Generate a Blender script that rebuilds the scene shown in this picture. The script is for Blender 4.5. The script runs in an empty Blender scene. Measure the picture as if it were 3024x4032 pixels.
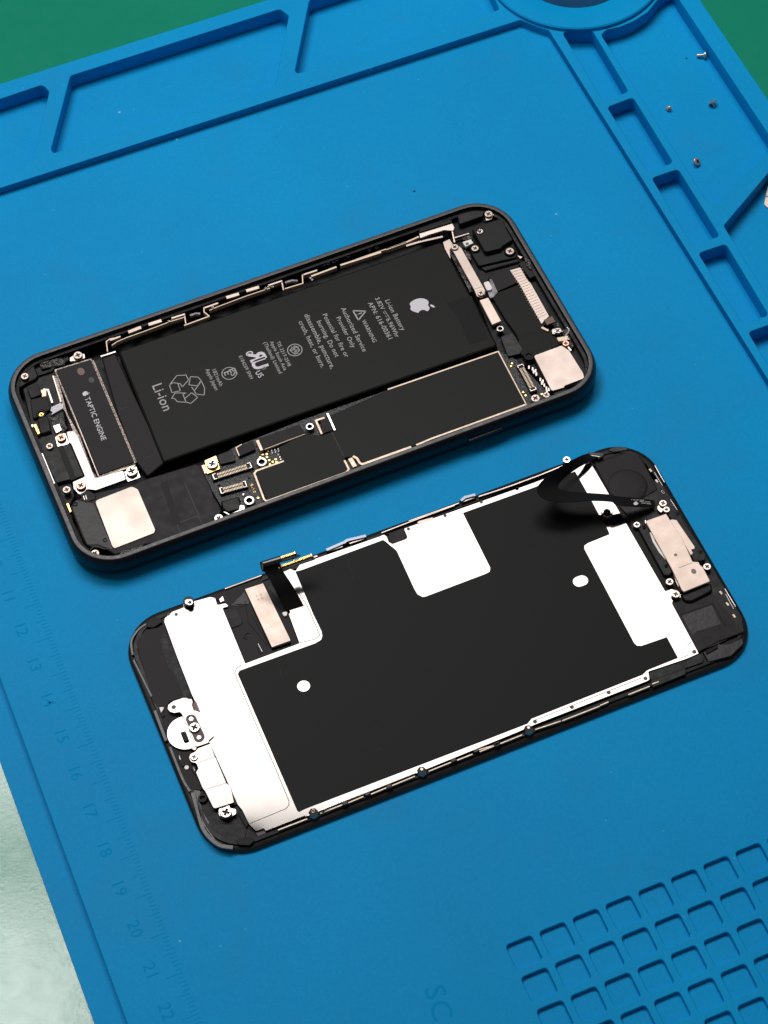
import bpy, math, random
from mathutils import Matrix, Vector, Euler
random.seed(7)
S = bpy.context.scene
COL = S.collection
MM = 0.001
# ------------------------------------------------------------------ camera, world, lamps
CW, CH, CF = 3024.0, 4032.0, 8991.777
CR = (0.565057, 0.022869, -0.393633)
CC = Vector((-103.7057, -277.5515, 466.9015))          # millimetres
cam = bpy.data.cameras.new('camera'); co = bpy.data.objects.new('camera', cam); COL.objects.link(co)
co.location = CC * MM; co.rotation_euler = CR
cam.sensor_fit = 'HORIZONTAL'; cam.sensor_width = 36; cam.lens = CF / CW * 36
cam.clip_start = 0.01; cam.clip_end = 50
S.camera = co
w = bpy.data.worlds.new('World'); S.world = w; w.use_nodes = True
w.node_tree.nodes['Background'].inputs[0].default_value = (1.0, .86, .80, 1)
w.node_tree.nodes['Background'].inputs[1].default_value = .115
def lamp(name, u0, u1, v0, v1, h, radiance, col=(1, .985, .97)):
    ex, ey = Vector((.923, -.385)), Vector((.385, .923))
    c = ex * (u0 + u1) / 2 + ey * (v0 + v1) / 2
    l = bpy.data.lights.new(name, 'AREA'); l.shape = 'RECTANGLE'
    l.size = (u1 - u0) * MM; l.size_y = (v1 - v0) * MM; l.color = col
    l.energy = radiance * math.pi * l.size * l.size_y
    o = bpy.data.objects.new(name, l); COL.objects.link(o)
    o.location = (c.x * MM, c.y * MM, h * MM); o.rotation_euler = (0, 0, math.radians(-22.6))
    return o
lamp('ceiling_lamp', -520, 240, 335, 655, 900, 9.7)
lamp('ceiling_lamp_small', -420, -190, 60, 285, 900, 11)
vs = S.view_settings
vs.view_transform = 'Standard'; vs.look = 'None'; vs.exposure = 0; vs.gamma = 1
# ------------------------------------------------------------------ materials
def mat(name, col, rough=.5, metal=0., spec=.5, coat=0., noise=None, bump=None, var=0., vscale=300):
    m = bpy.data.materials.new(name); m.use_nodes = True
    nt = m.node_tree; b = nt.nodes['Principled BSDF']
    b.inputs['Base Color'].default_value = (*col, 1); b.inputs['Roughness'].default_value = rough
    b.inputs['Metallic'].default_value = metal; b.inputs['Specular IOR Level'].default_value = spec
    b.inputs['Coat Weight'].default_value = coat
    tc = nt.nodes.new('ShaderNodeTexCoord')
    if var:
        n = nt.nodes.new('ShaderNodeTexNoise'); n.inputs['Scale'].default_value = vscale; n.inputs['Detail'].default_value = 4
        nt.links.new(tc.outputs['Object'], n.inputs['Vector'])
        mx = nt.nodes.new('ShaderNodeMix'); mx.data_type = 'RGBA'
        mx.inputs['A'].default_value = (*[c * (1 - var) for c in col], 1)
        mx.inputs['B'].default_value = (*[min(1, c * (1 + var)) for c in col], 1)
        nt.links.new(n.outputs['Fac'], mx.inputs['Factor']); nt.links.new(mx.outputs['Result'], b.inputs['Base Color'])
        mr = nt.nodes.new('ShaderNodeMapRange'); mr.inputs['From Min'].default_value = .3; mr.inputs['From Max'].default_value = .7
        mr.inputs['To Min'].default_value = max(.02, rough - .08); mr.inputs['To Max'].default_value = min(1, rough + .08)
        nt.links.new(n.outputs['Fac'], mr.inputs['Value']); nt.links.new(mr.outputs['Result'], b.inputs['Roughness'])
    if bump:
        n2 = nt.nodes.new('ShaderNodeTexNoise'); n2.inputs['Scale'].default_value = bump[0]; n2.inputs['Detail'].default_value = 3
        nt.links.new(tc.outputs['Object'], n2.inputs['Vector'])
        bp = nt.nodes.new('ShaderNodeBump'); bp.inputs['Strength'].default_value = bump[1]; bp.inputs['Distance'].default_value = bump[2] * MM
        nt.links.new(n2.outputs['Fac'], bp.inputs['Height']); nt.links.new(bp.outputs['Normal'], b.inputs['Normal'])
    return m
def mat_silicone():
    m = mat('blue_silicone', (.0015, .225, .53), .55, spec=.07, bump=(2600, .15, .07))
    nt = m.node_tree; b = nt.nodes['Principled BSDF']; tc = nt.nodes['Texture Coordinate']
    n = nt.nodes.new('ShaderNodeTexNoise'); n.inputs['Scale'].default_value = 14; n.inputs['Detail'].default_value = 5
    nt.links.new(tc.outputs['Object'], n.inputs['Vector'])
    cr = nt.nodes.new('ShaderNodeValToRGB'); e = cr.color_ramp.elements
    e[0].position = .3; e[0].color = (.0003, .27, .60, 1); e[1].position = .7; e[1].color = (.0006, .315, .68, 1)
    nt.links.new(n.outputs['Fac'], cr.inputs['Fac'])
    prev = cr.outputs['Color']
    ng = nt.nodes.new('ShaderNodeTexNoise'); ng.inputs['Scale'].default_value = 1700; ng.inputs['Detail'].default_value = 2
    nt.links.new(tc.outputs['Object'], ng.inputs['Vector'])
    mg = nt.nodes.new('ShaderNodeMapRange'); mg.inputs['From Min'].default_value = .25; mg.inputs['From Max'].default_value = .75; mg.inputs['To Min'].default_value = .94; mg.inputs['To Max'].default_value = 1.05
    nt.links.new(ng.outputs['Fac'], mg.inputs['Value'])
    hv = nt.nodes.new('ShaderNodeHueSaturation'); nt.links.new(prev, hv.inputs['Color']); nt.links.new(mg.outputs['Result'], hv.inputs['Value']); prev = hv.outputs['Color']
    # faint rubbed patches
    ns = nt.nodes.new('ShaderNodeTexNoise'); ns.inputs['Scale'].default_value = 38; ns.inputs['Detail'].default_value = 7; ns.inputs['Distortion'].default_value = .8
    nt.links.new(tc.outputs['Object'], ns.inputs['Vector'])
    ms = nt.nodes.new('ShaderNodeMapRange'); ms.inputs['From Min'].default_value = .56; ms.inputs['From Max'].default_value = .78; ms.inputs['To Max'].default_value = .35
    nt.links.new(ns.outputs['Fac'], ms.inputs['Value'])
    xs_ = nt.nodes.new('ShaderNodeMix'); xs_.data_type = 'RGBA'; xs_.inputs['B'].default_value = (.02, .22, .46, 1)
    nt.links.new(ms.outputs['Result'], xs_.inputs['Factor']); nt.links.new(prev, xs_.inputs['A']); prev = xs_.outputs['Result']
    # lint specks and a few dark grains
    for sc, th, col, seed in ((75, .032, (.2, .47, .68), 0), (190, .045, (.08, .38, .62), 3), (42, .024, (.004, .05, .11), 7)):
        v = nt.nodes.new('ShaderNodeTexVoronoi'); v.inputs['Scale'].default_value = sc
        mp = nt.nodes.new('ShaderNodeMapping'); mp.inputs['Location'].default_value = (seed, seed * 2, 0)
        nt.links.new(tc.outputs['Object'], mp.inputs['Vector']); nt.links.new(mp.outputs['Vector'], v.inputs['Vector'])
        lt = nt.nodes.new('ShaderNodeMapRange'); lt.inputs['From Min'].default_value = th; lt.inputs['From Max'].default_value = th * .6
        nt.links.new(v.outputs['Distance'], lt.inputs['Value'])
        sep = nt.nodes.new('ShaderNodeSeparateColor'); nt.links.new(v.outputs['Color'], sep.inputs['Color'])
        gt = nt.nodes.new('ShaderNodeMath'); gt.operation = 'GREATER_THAN'; gt.inputs[1].default_value = .55
        nt.links.new(sep.outputs[0], gt.inputs[0])
        mu = nt.nodes.new('ShaderNodeMath'); mu.operation = 'MULTIPLY'
        nt.links.new(lt.outputs['Result'], mu.inputs[0]); nt.links.new(gt.outputs[0], mu.inputs[1])
        mx = nt.nodes.new('ShaderNodeMix'); mx.data_type = 'RGBA'; mx.inputs['B'].default_value = (*col, 1)
        nt.links.new(mu.outputs[0], mx.inputs['Factor']); nt.links.new(prev, mx.inputs['A']); prev = mx.outputs['Result']
    nt.links.new(prev, b.inputs['Base Color'])
    r = nt.nodes.new('ShaderNodeMapRange'); r.inputs['To Min'].default_value = .42; r.inputs['To Max'].default_value = .58
    nt.links.new(n.outputs['Fac'], r.inputs['Value']); nt.links.new(r.outputs['Result'], b.inputs['Roughness'])
    return m
def mat_table():
    m = mat('green_laminate', (.002, .16, .095), .2, spec=.75, bump=(1100, .35, .04))
    nt = m.node_tree; b = nt.nodes['Principled BSDF']; tc = nt.nodes['Texture Coordinate']
    n = nt.nodes.new('ShaderNodeTexNoise'); n.inputs['Scale'].default_value = 260; n.inputs['Detail'].default_value = 6; n.inputs['Distortion'].default_value = .6
    nt.links.new(tc.outputs['Object'], n.inputs['Vector'])
    r = nt.nodes.new('ShaderNodeMapRange'); r.inputs['From Min'].default_value = .3; r.inputs['From Max'].default_value = .7
    r.inputs['To Min'].default_value = .12; r.inputs['To Max'].default_value = .17
    nt.links.new(n.outputs['Fac'], r.inputs['Value']); nt.links.new(r.outputs['Result'], b.inputs['Roughness'])
    n3 = nt.nodes.new('ShaderNodeTexNoise'); n3.inputs['Scale'].default_value = 16; n3.inputs['Detail'].default_value = 4
    nt.links.new(tc.outputs['Object'], n3.inputs['Vector'])
    cr = nt.nodes.new('ShaderNodeValToRGB'); e = cr.color_ramp.elements
    e[0].position = .3; e[0].color = (.0002, .225, .14, 1); e[1].position = .7; e[1].color = (.0004, .24, .15, 1)
    nt.links.new(n3.outputs['Fac'], cr.inputs['Fac']); nt.links.new(cr.outputs['Color'], b.inputs['Base Color'])
    return m
M = dict(
    blue=mat_silicone(), table=mat_table(),
    bluemark=mat('blue_engraving', (.0006, .258, .575), .7, spec=.05),
    shell=mat('black_anodised', (.009, .0085, .010), .36, spec=.3, var=.3, vscale=900),
    rim=mat('worn_grey_rim', (.045, .042, .045), .42, spec=.5, var=.5, vscale=700, bump=(1500, .4, .08)),
    inner=mat('black_inside', (.008, .008, .009), .45, spec=.16, var=.4, vscale=600, bump=(500, .4, .2)),
    plastic=mat('black_plastic', (.010, .0095, .010), .4, spec=.16, var=.3, vscale=500),
    plastic2=mat('grey_plastic', (.020, .018, .020), .5, spec=.14, var=.25, vscale=400),
    gloss=mat('gloss_black', (.008, .008, .009), .16, spec=.6),
    foilblk=mat('wrinkled_foil', (.014, .013, .014), .36, spec=.22, bump=(420, .5, .2)),
    battery=mat('battery_wrap', (.0092, .0090, .0089), .43, spec=.10, bump=(70, .25, .25)),
    graphite=mat('graphite_sheet', (.0088, .0085, .0088), .48, spec=.09, bump=(60, .12, .2)),
    tape=mat('dark_tape', (.021, .019, .020), .55, spec=.14),
    pcb=mat('black_board', (.012, .012, .014), .4, var=.6, vscale=1500, bump=(1800, .9, .3)),
    mirror=mat('polished_steel', (.165, .153, .146), .1, 1, var=.08, vscale=40),
    plate=mat('plate_steel', (.14, .122, .108), .2, 1, var=.10, vscale=120),
    bead=mat('old_sealant', (.10, .095, .10), .38, spec=.4, var=.75, vscale=700, bump=(900, .6, .2)),
    blued=mat('bluish_steel', (.13, .15, .18), .3, .8),  # steel with a blue-grey base colour
    recess=mat('recess_shade', (.09, .075, .07), .5, spec=.2),
    navy=mat('dark_navy', (.001, .05, .13), .6, spec=.1),
    loose=mat('screw_steel', (.55, .53, .52), .3, .7),
    bright=mat('bright_steel', (.46, .42, .40), .2, 1, var=.05, bump=(900, .15, .06)),
    steel=mat('brushed_steel', (.40, .33, .295), .42, 1, var=.03, vscale=120),
    satin=mat('satin_steel', (.50, .43, .39), .36, 1, var=.06, vscale=250),
    pale=mat('pale_label', (.92, .74, .64), .5, .2, spec=.4, var=.06, vscale=350),
    beige=mat('beige_rail', (.62, .50, .38), .42, 0.35, var=.12, vscale=900),
    speck=mat('speckled_metal', (.36, .30, .27), .4, .8, var=.75, vscale=1600, bump=(1600, 1, .4)),
    clutter=mat('small_parts', (.03, .027, .026), .22, .3, var=.95, vscale=1400, bump=(900, 1, .7)),
    gold=mat('gold', (.85, .55, .18), .3, 1),
    copper=mat('copper', (.62, .34, .26), .35, .9, var=.4, vscale=1500),
    brown=mat('brown_patch', (.14, .075, .055), .5),
    print=mat('grey_print', (.40, .395, .39), .6),
    printw=mat('white_print', (.66, .64, .70), .55),
    seam=mat('seam', (.004, .004, .004), .5),
    line=mat('thin_dark_line', (.10, .055, .05), .5, spec=.1),
    pill=mat('grey_pad', (.12, .09, .095), .5, spec=.2),
    white=mat('white_plastic', (.85, .83, .80), .35),
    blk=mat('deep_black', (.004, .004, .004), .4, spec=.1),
    mark=mat('faint_mark', (.26, .19, .16), .6),
    clear=mat('frosted_grey', (.30, .28, .32), .2, .2, var=.4, vscale=700),
)
# ------------------------------------------------------------------ mapping from photograph crops to millimetres on a plane of known height
CRB = {'A': (0, 1350, 2.3283), 'B': (400, 1150, 2.3283), 'C': (900, 1000, 2.3283), 'D': (1400, 800, 2.2117), 'E': (1800, 780, 2.405),
       'F': (300, 1900, 2.07375), 'G': (1000, 1700, 2.07375), 'H': (1700, 1450, 2.37),
       'J': (480, 2300, 2.0117), 'K': (950, 2100, 1.9233), 'L': (1500, 1900, 2.0117), 'M': (2000, 1700, 2.764), 'N': (2400, 1900, 2.4583),
       'O': (700, 2900, 2.765), 'Q': (1200, 2700, 2.07375), 'R': (1900, 2500, 2.07375), 'S': (2200, 1700, 2.765), 'T': (1600, 1750, 2.07375),
       'a': (0, 0, 1.3825), 'b': (1100, 0, 1.659), 'c': (1900, 0, 1.476), 'd': (2424, 600, 2.4583), 'e': (0, 2000, 2.0117),
       'f': (0, 2900, 1.659), 'g': (1500, 3200, 1.0886), 'V': (1000, 2120, 5.0267), 'Z': (400, 850, 1.508), 'X': (640, 2680, 4.254),
       'Y': (2620, 130, 3.75), 's': (0, 0, 1.0), 'y': (2824, 550, 5.53), 'z': (1620, 3800, 5.925)}
RM = Euler(CR, 'XYZ').to_matrix()
PH = (-4.556, 41.9261, .010392); DP = (-2.1183, -37.8223, .003689)     # phone and screen: centre and turn
MT = (0., 0., 0.)
def wp(c, x, y, z):
    ox, oy, s = CRB[c]; px, py = ox + x / s, oy + y / s
    d = RM @ Vector(((px - CW / 2) / CF, -(py - CH / 2) / CF, -1)); t = (z - CC.z) / d.z
    return CC + d * t
def lp(fr, c, x, y, z):
    p = wp(c, x, y, z); dx, dy = p.x - fr[0], p.y - fr[1]; k, s = math.cos(fr[2]), math.sin(fr[2])
    return Vector((k * dx + s * dy, -s * dx + k * dy, z))
def poly(fr, spec, z):
    """'A 10,20 30,40 B 5,6' -> list of local xy"""
    out = []; c = None
    for tok in spec.split():
        if len(tok) == 1 and tok.isalpha(): c = tok; continue
        x, y = tok.split(','); p = lp(fr, c, float(x), float(y), z); out.append((p.x, p.y))
    return out
def fillet(pts, r):
    if r <= 0: return pts
    out = []; n = len(pts)
    for i in range(n):
        p0, p1, p2 = Vector(pts[i - 1]), Vector(pts[i]), Vector(pts[(i + 1) % n])
        a, b = (p0 - p1), (p2 - p1); la, lb = a.length, b.length
        if la < 1e-6 or lb < 1e-6: continue
        a /= la; b /= lb; ang = a.angle(b, 3.14)
        if ang > 2.9: out.append(tuple(p1)); continue
        t = min(r / max(.1, math.tan(ang / 2)), la * .45, lb * .45)
        q0, q2 = p1 + a * t, p1 + b * t
        for k in range(5):
            u = k / 4; q = q0 * (1 - u) ** 2 + p1 * 2 * u * (1 - u) + q2 * u * u
            out.append((q.x, q.y))
    return out
def circ(cx, cy, r, n=24, sy=1.): return [(cx + r * math.cos(2 * math.pi * i / n), cy + r * sy * math.sin(2 * math.pi * i / n)) for i in range(n)]
# ------------------------------------------------------------------ mesh building
def mesh_of(curve, scale=MM):
    o = bpy.data.objects.new('tmp', curve); COL.objects.link(o)
    dg = bpy.context.evaluated_depsgraph_get(); dg.update()
    me = bpy.data.meshes.new_from_object(o.evaluated_get(dg))
    bpy.data.objects.remove(o); me.transform(Matrix.Scale(scale, 4))
    return me
def flat(loops, z0, z1, bev=.0, res=1):
    """filled outline(s) with holes, from height z0 up to z1 (mm); returns mesh in metres"""
    cu = bpy.data.curves.new('c', 'CURVE'); cu.dimensions = '2D'; cu.fill_mode = 'BOTH'
    h = (z1 - z0) / 2; bev = min(bev, h * .95)
    cu.extrude = max(h - bev, 0); cu.bevel_depth = bev; cu.bevel_resolution = res; cu.offset = -bev
    for L in loops:
        sp = cu.splines.new('POLY'); sp.points.add(len(L) - 1); sp.use_cyclic_u = True
        for i, p in enumerate(L): sp.points[i].co = (p[0], p[1], 0, 1)
    me = mesh_of(cu); bpy.data.curves.remove(cu)
    me.transform(Matrix.Translation((0, 0, (z0 + z1) / 2 * MM)))
    return me
def join(meshes, mats=None):
    """several meshes -> one mesh; mats gives the material index of each"""
    V, F, I = [], [], []
    for k, me in enumerate(meshes):
        o = len(V); V += [v.co.copy() for v in me.vertices]
        for f in me.polygons: F.append([o + i for i in f.vertices]); I.append(mats[k] if mats else 0)
        bpy.data.meshes.remove(me)
    me = bpy.data.meshes.new('m'); me.from_pydata(V, [], F); me.polygons.foreach_set('material_index', I); me.update()
    return me
def link(name, me, m, parent=None, label=None):
    me.name = name
    idx = [0] * len(me.polygons); me.polygons.foreach_get('material_index', idx)
    me.materials.clear()
    for q in (m if isinstance(m, (list, tuple)) else [m]): me.materials.append(M[q] if isinstance(q, str) else q)
    if isinstance(m, (list, tuple)): me.polygons.foreach_set('material_index', idx)
    o = bpy.data.objects.new(name, me); COL.objects.link(o)
    if parent: o.parent = parent
    if label: o['label'] = label
    return o
def smooth(o, ang=35):
    me = o.data; me.polygons.foreach_set('use_smooth', [True] * len(me.polygons))
    try: me.set_sharp_from_angle(angle=math.radians(ang))
    except Exception: pass
    return o
def part(name, fr, spec, z0, z1, m, parent, r=0., bev=.05, holes=(), label=None):
    L = [fillet(poly(fr, spec, z1), r)] + list(holes)
    return link(name, flat(L, z0, z1, bev), m, parent, label)
def pathpts(path, wd):
    P = [Vector(p) for p in path]; n = len(P); A, B = [], []
    for i in range(n):
        d0 = (P[i] - P[i - 1]).normalized() if i else None; d1 = (P[i + 1] - P[i]).normalized() if i < n - 1 else None
        if d0 is None: d0 = d1
        if d1 is None: d1 = d0
        t = (d0 + d1); t = t.normalized() if t.length > 1e-6 else d0
        nn = Vector((-t.y, t.x)); k = 1 / max(.4, nn.dot(Vector((-d0.y, d0.x))))
        A.append(tuple(P[i] + nn * wd / 2 * k)); B.append(tuple(P[i] - nn * wd / 2 * k))
    return A + B[::-1]
def strip(name, fr, spec, wd, z0, z1, m, parent, bev=.04, label=None, curved=False):
    pp = poly(fr, spec, z1)
    if curved: pp = [tuple(v) for v in catmull([Vector(q) for q in pp], 5)]
    return link(name, flat([pathpts(pp, wd)], z0, z1, bev), m, parent, label)
def strips(fr, specs, wd, z0, z1, bev=.03):
    return join([flat([pathpts(poly(fr, s, z1), wd)], z0, z1, bev) for s in specs])
def boxm(cx, cy, z0, z1, lx, ly, rot=0, bev=.03):
    k, s = math.cos(rot), math.sin(rot)
    q = [(cx + k * a - s * b, cy + s * a + k * b) for a, b in ((-lx / 2, -ly / 2), (lx / 2, -ly / 2), (lx / 2, ly / 2), (-lx / 2, ly / 2))]
    return flat([q], z0, z1, bev)
def lathe(prof, n=24, c=(0, 0), caps=True):
    V, F = [], []
    for r, z in prof:
        for i in range(n):
            a = 2 * math.pi * i / n; V.append((MM * (c[0] + r * math.cos(a)), MM * (c[1] + r * math.sin(a)), MM * z))
    for j in range(len(prof) - 1):
        for i in range(n):
            k = (i + 1) % n; F.append((j * n + i, j * n + k, (j + 1) * n + k, (j + 1) * n + i))
    if caps: F.append(tuple(range(n))[::-1]); F.append(tuple((len(prof) - 1) * n + i for i in range(n)))
    me = bpy.data.meshes.new('l'); me.from_pydata(V, [], F); me.update(); return me
def empty(name, fr, label=None, cat=None, group=None, z=0.):
    o = bpy.data.objects.new(name, None); COL.objects.link(o); o.empty_display_size = .01
    o.location = (fr[0] * MM, fr[1] * MM, z * MM); o.rotation_euler = (0, 0, fr[2])
    if label: o['label'] = label
    if cat: o['category'] = cat
    if group: o['group'] = group
    return o
# screw head meshes (radius 1 mm), shared by all screws of a kind
def cross(rad, w_):
    a, b = rad, w_ / 2
    return [(a, -b), (a, b), (b, b), (b, a), (-b, a), (-b, b), (-a, b), (-a, -b), (-b, -b), (-b, -a), (b, -a), (b, -b)]
def screw_mesh(kind):
    if kind == 'head':
        return join([flat([circ(0, 0, 1, 28), cross(.5, .17)], -.1, .3, .14, 2), flat([circ(0, 0, .9, 20)], -.6, .02)], [0, 1])
    if kind == 'dot': return flat([circ(0, 0, 1, 24)], -.5, .15, .1)
    if kind == 'post':
        return join([flat([circ(0, 0, 1, 28), circ(0, 0, .55, 20)], -.8, .25, .1, 2), flat([circ(0, 0, .85, 20)], -1, -.35)], [0, 1])
SM = {}
for k in ('head', 'post', 'dot'):
    me = screw_mesh(k); me.name = 'screw_' + k; SM[k] = me
def screw(fr, c, x, y, r_px, z, parent, m='steel', kind='head', name='screw', rot=None, tilt=0):
    p = lp(fr, c, x, y, z); r = r_px / CRB[c][2] / 16.2
    key = (kind, m)
    if key not in SM:
        q = SM[kind].copy(); q.name = kind + '_' + m; idx = [0] * len(q.polygons); q.polygons.foreach_get('material_index', idx); q.materials.clear(); q.materials.append(M[m]); q.materials.append(M['blk' if kind == 'post' else 'recess']); q.polygons.foreach_set('material_index', idx)
        SM[key] = q
    o = bpy.data.objects.new(name, SM[key]); COL.objects.link(o); o.parent = parent
    o.location = p * MM; o.scale = (r, r, max(.8, r)); o.rotation_euler = (tilt, 0, random.uniform(0, 1.5) if rot is None else rot)
    return o
# writing
def text_mesh(s, size=1., bold=.006):
    cu = bpy.data.curves.new('t', 'FONT'); cu.body = s; cu.size = size; cu.resolution_u = 3; cu.space_character = 1.06
    cu.extrude = .0; cu.offset = bold; me = mesh_of(cu, 1); bpy.data.curves.remove(cu); return me
def text(fr, s, c, x0, y0, x1, y1, z, parent, m='print', name='lettering', hs=1., wmesh=False, bold=.006, flip=False):
    a, b = lp(fr, c, x0, y0, z), lp(fr, c, x1, y1, z); d = b - a; L = d.length
    me = text_mesh(s, 1, bold)
    if flip: me.transform(Matrix.Diagonal((-1, 1, 1, 1)))
    xs = [v.co.x for v in me.vertices]; mn, mx = min(xs), max(xs); k = L / (mx - mn)
    me.transform(Matrix.Translation((-mn, 0, 0))); me.transform(Matrix.Diagonal((k, k * hs, 1, 1)))
    me.transform(Matrix.Translation((a.x, a.y, z)) @ Matrix.Rotation(math.atan2(d.y, d.x), 4, 'Z')); me.transform(Matrix.Scale(MM, 4))
    return me if wmesh else link(name, me, m, parent)
APPLE = [(0, .60), (.10, .63), (.22, .68), (.34, .66), (.44, .58), (.50, .49), (.42, .42), (.37, .32), (.355, .20), (.39, .07), (.46, -.01), (.55, -.06),
         (.50, -.20), (.42, -.35), (.32, -.48), (.22, -.55), (.12, -.53), (0, -.49), (-.12, -.53), (-.22, -.55), (-.34, -.46), (-.46, -.28), (-.55, -.05), (-.57, .18),
         (-.52, .40), (-.42, .56), (-.28, .66), (-.14, .66)]
LEAF = [(0, .72), (.01, .84), (.08, .95), (.24, 1.04), (.24, .90), (.16, .79)]
def fruit(fr, c, xb, yb, xt, yt, z, parent, m, hw=1.):
    """emblem with base point and top point in the photograph"""
    a, b = lp(fr, c, xb, yb, z), lp(fr, c, xt, yt, z); d = b - a; k = d.length / 1.59; ang = math.atan2(d.y, d.x) - math.pi / 2
    R = Matrix.Rotation(ang, 2)
    def tr(P): return [tuple(Vector((a.x, a.y)) + R @ Vector((p[0] * k * hw, (p[1] + .55) * k))) for p in P]
    return link('emblem', flat([tr(APPLE), tr(LEAF)], z - .01, z + .008), m, parent)
def lines_mesh(fr, c, segs, wd, z, closed=False):
    ms = []
    for s in segs:
        P = [lp(fr, c, x, y, z) for x, y in s]
        if closed: P.append(P[0]); 
        for i in range(len(P) - 1):
            ms.append(flat([pathpts([(P[i].x, P[i].y), (P[i + 1].x, P[i + 1].y)], wd)], z - .01, z + .006))
    return join(ms)
def catmull(P, n=6):
    out = []
    for i in range(len(P) - 1):
        p0, p1, p2, p3 = P[max(0, i - 1)], P[i], P[i + 1], P[min(len(P) - 1, i + 2)]
        for k in range(n):
            t = k / n
            out.append(.5 * ((2 * p1) + (-p0 + p2) * t + (2 * p0 - 5 * p1 + 4 * p2 - p3) * t * t + (-p0 + 3 * p1 - 3 * p2 + p3) * t ** 3))
    out.append(P[-1]); return out
def ribbon(name, fr, A, B, th, m, parent, n=7):
    """A, B: edges as lists of (crop, x, y, z)"""
    PA = catmull([lp(fr, *q) for q in A], n); PB = catmull([lp(fr, *q) for q in B], n)
    V = []; F = []
    N = len(PA)
    for i in range(N):
        t = PA[min(i + 1, N - 1)] - PA[max(i - 1, 0)]; nn = t.cross(PB[i] - PA[i])
        nn = nn.normalized() * th / 2 if nn.length > 1e-9 else Vector((0, 0, th / 2))
        V += [PA[i] + nn, PB[i] + nn, PB[i] - nn, PA[i] - nn]
    for i in range(N - 1):
        for k in range(4): F.append((4 * i + k, 4 * i + (k + 1) % 4, 4 * i + 4 + (k + 1) % 4, 4 * i + 4 + k))
    F.append((0, 1, 2, 3)); F.append(tuple(4 * (N - 1) + k for k in (3, 2, 1, 0)))
    me = bpy.data.meshes.new('r'); me.from_pydata([v * MM for v in V], [], F); me.update()
    return smooth(link(name, me, m, parent), 50)
def rrect(hx, hy, r, inset=0., n=10):
    hx, hy, r = hx - inset, hy - inset, max(.4, r - inset); out = []
    for cx, cy, a0 in ((hx - r, hy - r, 0), (-hx + r, hy - r, 90), (-hx + r, -hy + r, 180), (hx - r, -hy + r, 270)):
        for i in range(n + 1):
            a = math.radians(a0 + 90 * i / n); out.append((cx + r * math.cos(a), cy + r * math.sin(a)))
    return out
def shellmesh(hx, hy, r, prof, mids):
    """prof: (inset, z); closed at both ends; mids[i]: material index of the band i"""
    V, F, I = [], [], []; n = None
    for ins, z in prof:
        L = rrect(hx, hy, r, ins); n = len(L); V += [(x * MM, y * MM, z * MM) for x, y in L]
    for j in range(len(prof) - 1):
        for i in range(n):
            k = (i + 1) % n; F.append((j * n + i, j * n + k, (j + 1) * n + k, (j + 1) * n + i)); I.append(mids[j])
    F.append(tuple(range(n))[::-1]); I.append(mids[0]); F.append(tuple((len(prof) - 1) * n + i for i in range(n))); I.append(mids[-1])
    me = bpy.data.meshes.new('s'); me.from_pydata(V, [], F); me.polygons.foreach_set('material_index', I); me.update(); return me
# ------------------------------------------------------------------ table and silicone mat
ZF, ZR, ZB = -2.3, 2.4, -3.2
tb = link('table', flat([[(-900, -900), (900, -900), (900, 900), (-900, 900)]], ZB - 25, ZB), 'table'); tb['kind'] = 'structure'
mt = empty('repair_mat', (0, 0, 0), 'blue silicone repair mat with moulded trays, ruler and square pits', 'mat', z=ZB)
def mp(name, me, m='blue'):
    me.transform(Matrix.Translation((0, 0, -ZB * MM))); return link(name, me, m, mt)
XL, XR, XS, YT, YBN, XM, YB_ = -106., 145.6, 102.2, 169.2, 133.4, -99.5, -300.
mp('base_sheet', flat([[(XL, YB_), (XR - .15, YB_), (XR - .15, YT - .15), (XL, YT - .15)]], ZB, ZF, .12))
dish = [(lambda p: (p.x, p.y))(wp('c', x, y, ZR)) for x, y in ((30, -45), (60, 0), (130, 55), (220, 115), (300, 148), (390, 176))]
frame = [(XL, YBN), (dish[2][0] - .6, YBN)] + dish[3:5] + [(XS, 126.6), (XS, YB_), (XR, YB_), (XR, YT), (XL, YT)]
H = lambda s, r=1.2: fillet(poly(MT, s, ZR), r)
p5 = 'd 1283,1740 1540,1650 1960,2340 1700,2430'
p6 = 'd 1780,2520 2030,2430 2470,3120 2210,3220'
tray = poly(MT, 'c 690,203 720,172', ZR) + poly(MT, 'c 800,155 880,122 960,70 1030,-15 1075,-50', ZR) + poly(MT, 'c 1112,-62 1145,0 1659,775 1700,850 1659,885 1374,1165 1335,1177 1300,1160', ZR)
holes = [H('a -300,640 232,460 268,498 178,868 -300,1015', 1.6), H('a 383,412 1525,48 1572,85 1497,470 290,833 278,812', 1.4),
         H('b 195,2 1300,-370 1340,-150 1440,62 120,480 102,462', 1.2),
         H('c 460,183 640,180 850,532 700,582'), H('c 725,622 875,565 1108,943 962,1002'),
         H('d 350,248 605,160 1010,808 745,902'), H('d 800,975 1068,885 1483,1575 1230,1660'), H(p5), H(p6),
         fillet(tray, 1.3), fillet(poly(MT, 'd 1520,150 1048,708 1068,745 1475,1400 2000,2200 2500,2000 2000,-400', ZR), .8)]
dc = Vector((119.3, 146.4)); holes.append(circ(dc.x, dc.y, 17.0, 64))
mp('tray_frame', flat([frame] + holes, ZF, ZR, .22, 2))
mp('magnet_dish', join([lathe([(25.6, ZR), (25.6, ZR + .9), (25.2, ZR + 1.2), (22, ZR + 1.15), (17.4, ZR + .55), (16.7, ZR + .2), (16.2, ZR - .6), (16.0, ZF + .1)], 72, (dc.x, dc.y), False)]))
smooth(bpy.data.objects['magnet_dish'], 30)
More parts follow.
